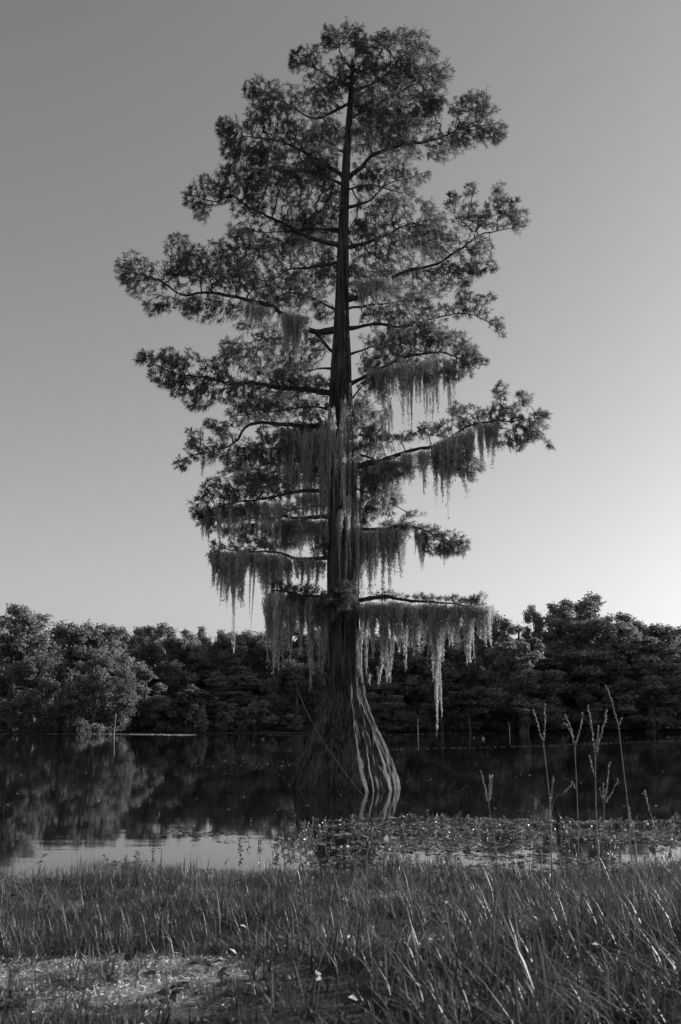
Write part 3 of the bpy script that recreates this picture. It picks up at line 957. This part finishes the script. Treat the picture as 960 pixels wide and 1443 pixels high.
S = 'mossy curtain on the '
moss('thick grey moss curtain on the lowest bough of the white pole side', [
    (375, 465, 834, 842, 880, 945, 34, -0.8, -0.1, .85), (380, 392, 834, 834, 935, 948, 3, -0.8, -0.8, .7), (448, 464, 842, 842, 930, 960, 4, -.3, -.3, .6)])
moss('dark dense moss fringe on the straight bare bough with a long thin tail', [
    (312, 345, 776, 776, 830, 850, 16, -0.4, -0.35, .85), (340, 400, 776, 780, 810, 850, 22, -0.35, -0.2, .85),
    (400, 456, 782, 788, 815, 845, 12, -0.2, 0, .8), (329, 330, 776, 776, 920, 928, 2, -0.4, -0.4, .45), (359, 361, 776, 776, 895, 902, 1, -.3, -.3, .3),
    (354, 356, 776, 776, 870, 872, 1, -.3, -.3, .3), (300, 305, 778, 778, 825, 838, 3, -0.4, -0.4, .5)])
moss('moss strands between trunk and the bare straight bough beneath', [
    (395, 462, 731, 731, 765, 800, 24, 0.4, 0.0, .8), (330, 395, 742, 733, 755, 772, 9, 0.6, 0.4, .6)])
moss('drooping moss tufts under the leafy bough above the bare straight one', [
    (286, 395, 715, 703, 735, 775, 24, -0.7, -0.2, .7), (418, 458, 694, 694, 722, 740, 8, -0.2, 0, .7), (288, 296, 722, 720, 752, 762, 3, -.7, -.7, .6)])
moss('moss hanging in the shade beside the trunk at mid height', [
    (400, 462, 602, 604, 680, 735, 22, 0.2, 0.0, .8), (405, 455, 660, 650, 700, 735, 10, 0.6, 0.2, .8), (286, 288, 645, 645, 676, 682, 1, .3, .3, .4),
    (340, 400, 640, 625, 660, 690, 6, .3, .2, .6)])
moss('pale broad moss tuft hanging from the longest upper bough', [
    (402, 434, 436, 446, 478, 500, 14, 0.0, -0.1, .8), (345, 400, 421, 440, 448, 468, 11, 0.2, 0.1, .6), (412, 414, 380, 380, 405, 418, 1, .8, .8, .6),
    (444, 447, 376, 376, 405, 415, 1, .6, .6, .6)])
moss('short thin moss wisps high beside the slender upper trunk', [
    (505, 545, 393, 390, 418, 446, 13, -0.2, -0.3, .55), (545, 562, 390, 386, 425, 440, 3, -.2, -.2, .6), (580, 582, 380, 380, 400, 412, 1, -.3, -.3, .5)])
moss('ragged moss hanks under the bushy bough above the moss hung arm', [
    (520, 572, 522, 512, 560, 600, 15, -0.3, -0.45, .9), (574, 600, 512, 505, 555, 582, 6, -0.4, -0.5, .6), (600, 618, 502, 500, 565, 598, 6, -0.5, -0.5, .6),
    (624, 640, 502, 505, 560, 595, 4, -.5, -.6, .6)])
moss('moss wrapped along the upturned crooked branch', [
    (512, 552, 612, 565, 618, 626, 10, -0.3, -0.8, .6)])
moss('moss beards on the long rising arm of the cypress', [
    (508, 560, 656, 643, 690, 742, 13, 0, -0.15, .8), (566, 600, 640, 632, 665, 700, 8, -.15, -.25, .75), (610, 665, 626, 602, 660, 702, 20, -0.25, -0.4, .95),
    (672, 702, 596, 594, 630, 672, 9, -0.4, -0.45, .8)])
moss('thick moss curtain on the short leafy bough below the rising arm', [
    (504, 570, 747, 741, 790, 840, 27, 0, -0.15, .9), (583, 606, 746, 750, 775, 800, 6, -.2, -.2, .5), (624, 626, 762, 762, 806, 818, 1, -.25, -.25, .4),
    (600, 640, 755, 765, 785, 800, 3, -.2, -.25, .4)])
moss('widest pale moss curtain on the lowest bough toward the seed stalks', [
    (505, 690, 848, 853, 880, 935, 62, 0, -0.6, .85), (540, 575, 846, 848, 920, 950, 10, -.15, -.25, .8), (606, 618, 850, 850, 920, 945, 6, -.35, -.35, .8),
    (660, 664, 853, 853, 930, 938, 2, -.5, -.5, .6)])
moss('single very long thin moss tail dangling almost to the water', [
    (613, 618, 851, 851, 1022, 1030, 3, -0.36, -0.36, .55), (614, 617, 851, 851, 960, 990, 3, -0.36, -0.36, .5)])
moss('pale moss draped down the face of the mid trunk', [
    (484, 506, 570, 600, 660, 750, 22, -0.30, -0.02, .55), (462, 486, 585, 600, 660, 740, 10, -0.44, -0.44, .5), (450, 466, 600, 640, 700, 780, 8, -.25, -.2, .7),
    (490, 508, 690, 720, 780, 860, 15, -.28, -.02, .5), (470, 490, 700, 720, 760, 840, 3, -.44, -.42, .45)], True)
moss('sunlit moss clinging to the lower trunk above the flare', [
    (500, 508, 880, 890, 950, 985, 6, -0.2, 0.0, .4), (455, 463, 850, 850, 930, 955, 3, -0.2, -.2, .4), (515, 556, 955, 915, 960, 968, 5, -.1, -.25, .35)])

# ------------------------------------------------------------------ thin lines hanging at the trunk
def thin_line(pix, r, label, name='hanging_vine'):
    pts = np.array([P(a, b, TY + d) for a, b, d in pix])
    g = Geo()
    pa = smooth_path(pts, 40)
    tube(g, pa - pts[-1], r, 5, True, 0.5)
    o = link(name, g.mesh(name, True), M_stalk, None, pts[-1])
    tag(o, label, 'vine')


thin_line([(400, 895, -0.8), (404, 919, -.9), (425, 986, -1.2), (452, 1039, -1.5), (490, 1094, -2.4), (522, 1132, -3.6), (545, 1150, -4.4)], .0045,
          'thin pale vine slanting across the flared trunk down into the water')
thin_line([(566, 900, -0.3), (557, 933, 0.1), (537, 958, 0.3), (519, 985, .35)], .006,
          'thin straight vine running from the low moss curtain to the trunk')


# ------------------------------------------------------------------ floating weed
def pads(geo, x, y, z, r, rng, tone, tilt=0.18):
    n = len(x)
    k = 6
    th = np.arange(k) / k * 6.283
    rot = rng.random(n) * 6.283
    el = rng.uniform(0.45, 0.9, n)
    cx = np.cos(th)[None] * r[:, None]; cy = np.sin(th)[None] * (r * el)[:, None]
    X = cx * np.cos(rot)[:, None] - cy * np.sin(rot)[:, None]
    Y = cx * np.sin(rot)[:, None] + cy * np.cos(rot)[:, None]
    tx_ = rng.normal(scale=tilt, size=(n, 1)); ty_ = rng.normal(scale=tilt, size=(n, 1))
    Z = z[:, None] + np.maximum(X * tx_ + Y * ty_, -0.001) + 0.003
    V = np.stack([x[:, None] + X, y[:, None] + Y, Z], -1).reshape(-1, 3)
    i = np.arange(n)[:, None] * k
    Q = np.concatenate([i + np.array([[0, 1, 2, 3]]), i + np.array([[0, 3, 4, 5]])])
    geo.add(V, Q, None, np.repeat(tone, k))


def mat_edge(x):
    return 14.2 + 0.35 * np.sin(x * 1.3) + 0.05 * x


wr = R(99)
g = Geo()
n = 26000
x = wr.uniform(-2.2, 8.5, n); y = wr.uniform(9.3, 15.6, n)
dens = vnoise(x * 0.9 + 30, y * 1.5 + 30, 21) * 0.6 + vnoise(x * 3 + 30, y * 5 + 30, 22) * 0.4
lim = np.where(x > -0.25, 0.47 + 0.10 * np.clip((11.0 - y) / 1.2, 0, 1), 0.66) + np.clip(y - mat_edge(x), 0, 1) * 1.5
lim = lim + 0.35 * np.exp(-(((x - 3.6) / 1.3) ** 2 + ((y - 10.6) / 0.5) ** 2))
keep = (dens > lim) & (y > near_shore(x) - 0.3)
x, y = x[keep], y[keep]
r = wr.uniform(0.012, 0.045, len(x))
z = np.maximum(0.0, zground(x, y)) + wr.random(len(x)) * 0.012
pads(g, x, y, z, r, wr, 0.35 + 2.2 * wr.random(len(x)) ** 2, 0.3)
o = link('floating_weed', g.mesh('floating_weed'), M_weed)
tag(o, 'mat of small floating weed leaves along the grassy bank', 'water weed', kind='stuff')

g = Geo()
# pale strip at the far shore, a thin drifting line, scattered specks
def strip(pts, halfw, n, r0, r1, tone):
    pp = np.array([[P(a, b, ground_Y(b))[0], ground_Y(b)] for a, b in pts])
    sp = smooth_path(np.column_stack([pp, np.zeros(len(pp))]), 80)
    t = wr.random(n) * 79
    i = t.astype(int).clip(0, 78)
    q = sp[i] + (sp[i + 1] - sp[i]) * (t - i)[:, None]
    hw = halfw(t / 79)
    pads(g, q[:, 0] + wr.normal(size=n) * 0.2, q[:, 1] + wr.uniform(-1, 1, n) * hw, np.full(n, 0.002), wr.uniform(r0, r1, n), wr, wr.uniform(tone * .7, tone * 1.3, n), 0.12)


strip([(-60, 1034.3), (60, 1034.3), (180, 1034.8), (235, 1035.5), (268, 1036)], lambda t: 1.5 + 5.0 * np.clip(t - .6, 0, 1), 5200, .10, .28, 2.6)
strip([(548, 1056), (640, 1054), (730, 1052), (820, 1049), (900, 1046), (990, 1043)], lambda t: 0.9 + t * 1.6, 700, .015, .05, 1.5)
strip([(380, 1036.5), (470, 1036), (560, 1035), (700, 1034), (960, 1033)], lambda t: 1.6 + t * 0, 500, .05, .14, 1.1)
n = 190
px = wr.normal(355, 45, n); py = wr.normal(1074, 7, n)
Yy = np.array([ground_Y(v) for v in py]); xx = (px - 480) / FPX * Yy
pads(g, xx, Yy, np.full(n, .002), wr.uniform(.012, .035, n), wr, wr.uniform(1.2, 2.6, n), .2)
n = 260
px = wr.uniform(0, 960, n); py = 1048 + 95 * wr.random(n)
Yy = np.array([ground_Y(v) for v in py]); xx = (px - 480) / FPX * Yy
pads(g, xx, Yy, np.full(n, .002), wr.uniform(.01, .035, n), wr, wr.uniform(1.2, 2.6, n), .2)
o = link('drifting_weed', g.mesh('drifting_weed'), M_weed)
tag(o, 'pale flecks and thin lines of weed drifting on the open lake', 'water weed', kind='stuff')


# ------------------------------------------------------------------ emergent water plants
def water_plant_mesh(seed):
    rng = R(seed)
    g = Geo()
    for s in range(rng.integers(1, 4)):
        h = rng.uniform(0.6, 1.0)
        b = np.array([rng.normal() * .12, rng.normal() * .12, -0.25])
        top = b + np.array([rng.normal() * .25, rng.normal() * .25, h + 0.25])
        pa = smooth_path([b, (b + top) / 2 + rng.normal(size=3) * .06, top], 5)
        tube(g, pa, np.linspace(.035, .018, 5), 4, True, 0.7)
        k = rng.integers(7, 12)
        t = rng.uniform(0.35, 1, k)
        base = np.array([pa[0] + (pa[-1] - pa[0]) * q for q in t])
        a = rng.random(k) * 6.28
        d = np.stack([np.cos(a), np.sin(a), rng.uniform(0.0, 1.3, k)], -1)
        L = rng.uniform(0.22, 0.42, k)
        blades(g, base, d, L, L * .42, rng.uniform(.6, 1.5, k), rng, .2)
    return g.mesh('water_plant')


WP = [water_plant_mesh(700 + i) for i in range(8)]
for m in WP: m.materials.append(M_weed)
# single plants that can be told apart in the open water
for i in range(60):
    px = wr.uniform(338, 470) if i < 34 else wr.uniform(150, 960)
    py = wr.uniform(1172, 1214) if i < 34 else wr.uniform(1152, 1205)
    if i >= 34 and px < 330: py = wr.uniform(1205, 1222)
    Y = ground_Y(py)
    X = P(px, py, Y)[0]
    o = link('water_plant', WP[i % 8], None, None, (X, Y, 0.0))
    s = wr.uniform(0.06, 0.15)
    o.scale = (s * .85, s * .85, s); o.rotation_euler = (0, 0, wr.random() * 6.28)
    lb = ('small leafy water plant in the bright sky reflection by the bank' if px < 338 else
          'small leafy water plant in the sparse cluster before the cypress' if px < 470 else
          'taller leafy water plant rising from the mat behind the broken stalk' if px < 690 else
          'taller leafy water plant rising from the mat behind the seed stalks')
    tag(o, lb, 'water plant', 'water plants in the shallows')
# the crowd of them on the mat is beyond counting
g = Geo()
for i in range(1500):
    X = wr.uniform(-0.7, 8.0); Y = 10.0 + (mat_edge(X) - 10.0) * wr.random() ** 0.9
    if wr.random() < 0.55 * math.exp(-(((X - 3.6) / 1.2) ** 2 + ((Y - 10.5) / 0.4) ** 2)): continue
    if vnoise(np.array([X * 1.2 + 9]), np.array([Y * 1.6 + 9]), 31)[0] < 0.3: continue
    me = WP[i % 8]
    s = wr.uniform(0.03, 0.115)
    co = np.empty(len(me.vertices) * 3, dtype=np.float32); me.vertices.foreach_get('co', co); co = co.reshape(-1, 3)
    a = wr.random() * 6.28
    rot = np.array([[math.cos(a), -math.sin(a), 0], [math.sin(a), math.cos(a), 0], [0, 0, 1]])
    V = co @ rot.T * s + np.array([X, Y, 0.0])
    if i < 8:
        pass
    key = i % 8
    if not hasattr(water_plant_mesh, 'F'): water_plant_mesh.F = {}
    if key not in water_plant_mesh.F:
        Qs = [list(p.vertices) for p in me.polygons if len(p.vertices) == 4]
        Ts = [list(p.vertices) for p in me.polygons if len(p.vertices) == 3]
        water_plant_mesh.F[key] = (np.array(Qs), np.array(Ts))
    Qs, Ts = water_plant_mesh.F[key]
    g.add(V, Qs, Ts, np.full(len(V), 1.0) * wr.uniform(.3, 1.2))
o = link('marsh_weed', g.mesh('marsh_weed'), M_weed)
tag(o, 'crowded short marsh plants growing through the floating weed mat', 'water weed', kind='stuff')


# ------------------------------------------------------------------ grass
def grass(geo, x, y, h, w, lean, tone, rng, sink=0.02, simple=False):
    """blades of three segments (two where they are far off), vectorised"""
    n = len(x)
    z = zground(x, y) - sink
    a = rng.random(n) * 6.283
    dirx, diry = np.cos(a), np.sin(a)
    sx, sy = -diry, dirx
    tt = np.array([0, 0.55, 1.0]) if simple else np.array([0, 0.4, 0.75, 1.0])
    ww = np.array([0.9, 0.9, 0.0]) if simple else np.array([0.8, 1.0, 0.7, 0.0])
    V = []
    for t, q in zip(tt, ww):
        off = lean * t ** 1.8 * h
        zz_ = z + h * t * (1 - 0.35 * np.minimum(lean, 1.6) * t) + 0
        bx_, by_ = x + dirx * off, y + diry * off
        if q > 0:
            V.append(np.stack([bx_ - sx * w * q * .5, by_ - sy * w * q * .5, zz_], -1))
            V.append(np.stack([bx_ + sx * w * q * .5, by_ + sy * w * q * .5, zz_], -1))
        else:
            V.append(np.stack([bx_, by_, zz_], -1))
    V = np.stack(V, 1).reshape(-1, 3)
    if simple:
        i = np.arange(n)[:, None] * 5
        geo.add(V, i + np.array([[0, 1, 3, 2]]), i + np.array([[2, 3, 4]]), np.repeat(tone, 5))
        return
    i = np.arange(n)[:, None] * 7
    Q = np.concatenate([i + np.array([[0, 1, 3, 2]]), i + np.array([[2, 3, 5, 4]])])
    T = i + np.array([[4, 5, 6]])
    geo.add(V, Q, T, np.repeat(tone, 7))


gr = R(2024)
g = Geo()
# wedge of bank that the lens (and a step aside) can see
n = 335000
y = 3.3 + (10.2 - 3.3) * gr.random(n) ** 0.9
x = gr.uniform(-1, 1, n) * (0.46 * y + 0.6)
shore = near_shore(x) - y
cl = vnoise(x * 1.9 + 40, y * 1.9 + 40, 51); fine = vnoise(x * 8 + 40, y * 8 + 40, 52)
pm = patch_mask(x, y)
keep = (gr.random(n) < 0.06 + 1.7 * np.clip(fine * 0.65 + cl * 0.65 - 0.36, 0, 1)) & (gr.random(n) > pm * 1.5) & (shore > 0.25 - 0.9 * vnoise(x * 2.3 + 11, y * 2.3 + 11, 55) - 0.2 * gr.random(n))
x, y, cl, fine, shore = x[keep], y[keep], cl[keep], fine[keep], shore[keep]
h = (0.03 + 0.095 * np.clip(cl * fine * 2.2, 0, 1) + 0.03 * gr.random(len(x))) * gr.uniform(0.6, 1.3, len(x))
h = h * (1 + 0.8 * np.clip((-x - 1.6) / 1.2, 0, 1) * np.clip((y - 7.5) / 1.5, 0, 1))
h = h * (1 - 0.25 * np.clip((y - 7.2) / 1.5, 0, 1) * np.clip((x + 1.8) / 1.0, 0, 1))
lean = np.abs(gr.normal(0.7, 0.7, len(x)))
w = gr.uniform(0.002, 0.0052, len(x)) * (1 + 0.35 * np.clip((6 - y) / 2, 0, 1))
tone = gr.uniform(0.3, 1.6, len(x)) * (1 + 0.7 * np.clip((y - 7.0) / 1.5, 0, 1)) * (1 + 1.8 * (gr.random(len(x)) < 0.07)) * (0.75 + 0.5 * vnoise(x * 1.3 + 70, y * 2 + 70, 53))  # blades lighten towards the water: a sunlit band put into the colour
far_ = y > 6.0
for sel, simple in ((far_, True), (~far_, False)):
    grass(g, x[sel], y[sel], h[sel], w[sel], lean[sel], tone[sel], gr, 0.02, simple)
# tufts of longer, broader blades
nt_ = 1000
ty_ = 3.4 + 5.6 * gr.random(nt_) ** 1.3; tx_ = gr.uniform(-1, 1, nt_) * (0.44 * ty_ + .4)
pmk = patch_mask(tx_, ty_); dn = vnoise(tx_ * 1.4 + 20, ty_ * 1.4 + 20, 54)
for X, Y, m, q in zip(tx_, ty_, pmk, dn):
    if m > 0.05 and gr.random() < 0.94: continue
    if q < 0.35 and gr.random() < 0.8: continue
    big = gr.random() < 0.3
    k = gr.integers(24, 46) if big else gr.integers(7, 20)
    sp = 0.055 if big else 0.035
    bx = X + gr.normal(size=k) * sp; by = Y + gr.normal(size=k) * sp
    right = 1.0 + 0.35 * (X > 0.2)
    near = np.clip((6.0 - Y) / 2, 0, 1)
    hh = (gr.uniform(0.10, 0.24) if not (X < -0.3 and Y < 4.2) else gr.uniform(.05, .12)) * right * gr.uniform(0.5, 1.25, k)
    grass(g, bx, by, hh, gr.uniform(.0035, .007, k) * (1 + 0.6 * near), np.abs(gr.normal(.6, .45, k)), gr.uniform(.4, 1.3) * gr.uniform(.7, 1.4, k), gr)
o = link('grass', g.mesh('grass'), M_grass)
tag(o, 'rough clumpy grass covering the near bank', 'grass', kind='stuff')

# thin bent stems and broad-leaved weeds scattered through the grass
g = Geo()
for i in range(230):
    Y = 3.6 + 5.6 * gr.random(); X = gr.uniform(-1, 1) * (0.44 * Y + .3)
    z = float(zground(np.array([X]), np.array([Y]))[0])
    hh = gr.uniform(.15, .42) * (1.25 if X > 0.5 else 0.8)
    d = gr.normal(size=2) * .35 * hh
    b = np.array([X, Y, z - .02]); top = b + np.array([d[0], d[1], hh])
    tube(g, smooth_path([b, (b + top) / 2 + np.array([-d[0], -d[1], 0]) * .2, top], 7), np.linspace(.0022, .0010, 7), 4, True, gr.choice([0.5, 0.9, 2.2]))
    k = gr.integers(0, 4)
    if k:
        t = gr.uniform(.3, 1, k)[:, None]
        a = gr.random(k) * 6.28
        blades(g, b + (top - b) * t, np.stack([np.cos(a), np.sin(a), gr.uniform(.2, 1.2, k)], -1), gr.uniform(.03, .08, k), gr.uniform(.006, .014, k), gr.uniform(.6, 1.6, k), gr, .2)
for i in range(420):
    Y = 3.5 + 5.8 * gr.random(); X = gr.uniform(-1, 1) * (0.44 * Y + .3)
    z = float(zground(np.array([X]), np.array([Y]))[0])
    k = gr.integers(4, 9)
    a = gr.random(k) * 6.28
    L = gr.uniform(.03, .075, k)
    blades(g, np.tile([X, Y, z + gr.uniform(.01, .05)], (k, 1)), np.stack([np.cos(a), np.sin(a), gr.uniform(.1, .9, k)], -1), L, L * gr.uniform(.25, .5), gr.uniform(.5, 1.3, k), gr, .3)
o = link('bank_weed', g.mesh('bank_weed'), M_grass)
tag(o, 'thin bent stems and small broad leaved weeds scattered through the grass', 'weeds', kind='stuff')

# dry pale litter on the trampled patches
g = Geo()
n = 200000
y = gr.uniform(3.4, 8.4, n); x = gr.uniform(-1, 1, n) * (0.44 * y + .3)
pm = patch_mask(x, y)
keep = gr.random(n) < pm * 0.9 + 0.11
x, y, pm = x[keep], y[keep], pm[keep]
z = zground(x, y) + gr.uniform(0.0, 0.012, len(x))
a = gr.random(len(x)) * 6.283
L = gr.uniform(0.008, 0.05, len(x)) * gr.choice([.6, 1, 1.6], len(x))
d = np.stack([np.cos(a), np.sin(a), gr.normal(0.15, 0.4, len(x))], -1)
blades(g, np.stack([x, y, z], -1), d, L, gr.uniform(.002, .006, len(x)), gr.uniform(.3, 1.7, len(x)) * np.where(pm > .12, 1.0, 0.38), gr, 0.1)
nc = 3800
cxx = gr.uniform(-2.6, 1.2, nc); cyy = gr.uniform(3.7, 6.0, nc)
kp = gr.random(nc) < patch_mask(cxx, cyy) * 1.2
cxx, cyy = cxx[kp], cyy[kp]
oct_ = np.array([[1, 0, 0], [0, 1, 0], [-1, 0, 0], [0, -1, 0], [0, 0, 1], [0, 0, -1]], dtype=float)
of = np.array([[0, 1, 4], [1, 2, 4], [2, 3, 4], [3, 0, 4], [1, 0, 5], [2, 1, 5], [3, 2, 5], [0, 3, 5]])
for X, Y in zip(cxx, cyy):                                  # crumbs of dry soil
    r_ = 0.004 + 0.016 * gr.random() ** 3
    zc = float(zground(np.array([X]), np.array([Y]))[0])
    g.add(oct_ * r_ * gr.uniform(.6, 1.3, (6, 3)) + np.array([X, Y, zc + r_ * .3]), None, of, gr.uniform(.3, 1.0))
o = link('dry_litter', g.mesh('dry_litter'), M_straw)
tag(o, 'pale dry grass litter on the trampled patches of the bank', 'litter', kind='stuff')


# ------------------------------------------------------------------ seed stalks
def seed_spike(name, pts, r, rng, parent, base):
    """a raceme: thin axis with two rows of small pointed grains"""
    g = Geo()
    pa = smooth_path(pts, 14)
    tube(g, pa - base, r * .28, 5)
    L = np.linalg.norm(pa[-1] - pa[0])
    k = int(max(14, L / 0.006))
    t = np.linspace(0.08, 1.0, k)
    i = t * 13
    ii = i.astype(int).clip(0, 12)
    q = pa[ii] + (pa[ii + 1] - pa[ii]) * (i - ii)[:, None]
    ax = unit(pa[-1] - pa[0])
    rd = unit(np.cross(rng.normal(size=(k, 3)), ax))
    blades(g, q - base, ax + rd * 0.55, r * 2.6, r * 1.1, rng.uniform(.7, 1.5, k), rng)
    return link(name, g.mesh(name), M_stalk, parent)


def seed_stalk(label, stem, spikes, Y, seed, r=.0042):
    rng = R(seed)
    ps = [P(a, b, Y) for a, b in stem]
    foot = ps[0].copy()
    foot[2] = float(zground(np.array([foot[0]]), np.array([Y]))[0])
    pts = [foot - np.array([0, 0, .03])] + [p for p in ps if p[2] > foot[2] + .05]
    root = empty('seed_stalk', foot)
    tag(root, label, 'grass stalk', 'tall seed stalks on the bank')
    g = Geo()
    pa = smooth_path(pts, 24)
    tube(g, pa - foot, np.linspace(r, r * .6, 24), 6)
    link('stem', g.mesh('stem', True), M_stalk, root)
    for sp in spikes:
        q = [P(a, b, Y + d) for a, b, d in sp]
        seed_spike('seed_spike', q, .0075, rng, root, foot)
    # two narrow leaves at the foot
    lf = Geo()
    for s in range(2):
        a = rng.random() * 6.28
        b = pa[3] - foot
        e = np.array([math.cos(a), math.sin(a), 0])
        k = 6; t = np.linspace(0, 1, k)
        c = b + e * (0.16 * t)[:, None] + np.array([0, 0, 1.0]) * (0.16 * t - 0.14 * t * t)[:, None]
        w = 0.009 * (1 - t ** 2)
        sd = np.array([-e[1], e[0], 0])
        V = np.concatenate([c - sd * w[:, None] * .5, c + sd * w[:, None] * .5])
        i = np.arange(k - 1)
        lf.add(V, np.stack([i, i + k, i + k + 1, i + 1], -1), None, 0.6)
    link('leaf', lf.mesh('leaf'), M_grass, root)


SY = 7.6
seed_stalk('pale forked seed stalk with two long spikes beside the little pale sapling', [(778, 1235), (775, 1134), (766, 1049)],
           [[(766, 1049, 0), (759, 1024, 0), (752, 1002, .03)], [(766, 1049, 0), (768, 1024, 0), (768, 994, -.03)]], SY, 1)
seed_stalk('short forked stalk at the foot of the two spiked one', [(777, 1235), (776, 1150), (776, 1134)],
           [[(776, 1134, 0), (778, 1115, 0), (780, 1096, 0)]], SY + .2, 2)
seed_stalk('seed stalk with a doubled drooping spike and one upright spike', [(816, 1238), (814, 1140), (810, 1052)],
           [[(810, 1052, 0), (806, 1030, 0), (797, 1009, .02)], [(808, 1045, 0), (804, 1030, 0.02), (797, 1020, .05)], [(810, 1052, 0), (817, 1030, 0), (821, 1006, 0)],
            [(813, 1115, 0), (810, 1108, 0), (806, 1103, 0)]], SY - .1, 3)
seed_stalk('tallest many spiked seed stalk in the middle of the group', [(845, 1245), (840, 1140), (839, 1066)],
           [[(839, 1066, 0), (835, 1032, 0), (829, 996, 0)], [(840, 1066, 0), (848, 1034, 0), (855, 1002, .03)], [(840, 1060, 0), (843, 1040, 0), (844, 1024, -.03)],
            [(838, 1096, 0), (835, 1082, 0), (831, 1067, 0)], [(851, 1022, .02), (854, 1014, .02), (855, 1010, .02)]], SY - .3, 4, .005)
seed_stalk('low fan shaped seed stalk between the taller ones', [(850, 1240), (851, 1150), (851, 1134)],
           [[(851, 1134, 0), (851, 1120, 0), (850, 1106, 0)], [(851, 1134, 0), (856, 1104, 0), (859, 1076, .02)], [(852, 1134, 0), (862, 1118, 0), (871, 1099, -.02)],
            [(851, 1134, 0), (847, 1120, 0), (845, 1112, 0)]], SY + .1, 5)
seed_stalk('tall thin leaning stalk rising above all the others', [(892, 1238), (885, 1140), (876, 1060), (872, 1026)],
           [[(872, 1026, 0), (864, 994, 0), (854, 966, 0)], [(872, 1030, 0), (873, 1020, 0), (876, 1013, 0)]], SY + .2, 6)
seed_stalk('short forked pale stalk standing alone before the open water', [(703, 1236), (699, 1199), (689, 1134)],
           [[(689, 1134, 0), (684, 1112, 0), (678, 1088, 0)], [(689, 1134, 0), (690, 1112, 0), (691, 1095, .02)], [(690, 1132, 0), (693, 1112, -.02), (694, 1094, -.02)]], SY - .4, 7)
seed_stalk('short bent single spiked stalk past the tall leaning one', [(926, 1240), (921, 1165), (916, 1145)],
           [[(916, 1145, 0), (913, 1130, 0), (909, 1116, 0)]], SY, 8)
seed_stalk('dry stalk leaning sideways low among the forked ones', [(772, 1240), (779, 1134), (792, 1120)],
           [[(792, 1120, 0), (799, 1113, 0), (805, 1107, 0)]], SY + .3, 9, .003)
seed_stalk('broken pale dead stalk on the bank before the cypress reflection', [(517, 1255), (516, 1215), (518, 1202)],
           [[(518, 1202, 0), (520, 1195, 0), (521, 1188, 0)]], 7.1, 10, .005)
seed_stalk('lone pale upright stalk on the bank beside the open sky reflection', [(410, 1262), (413, 1245), (415, 1236)],
           [[(415, 1236, 0), (416, 1231, 0), (417, 1226, 0)]], 6.9, 11, .005)
seed_stalk('dark tall stalk growing in the deepest grass below the leaning one', [(905, 1300), (899, 1230), (893, 1170)],
           [[(893, 1170, 0), (890, 1155, 0), (886, 1140, 0)]], 6.2, 12)
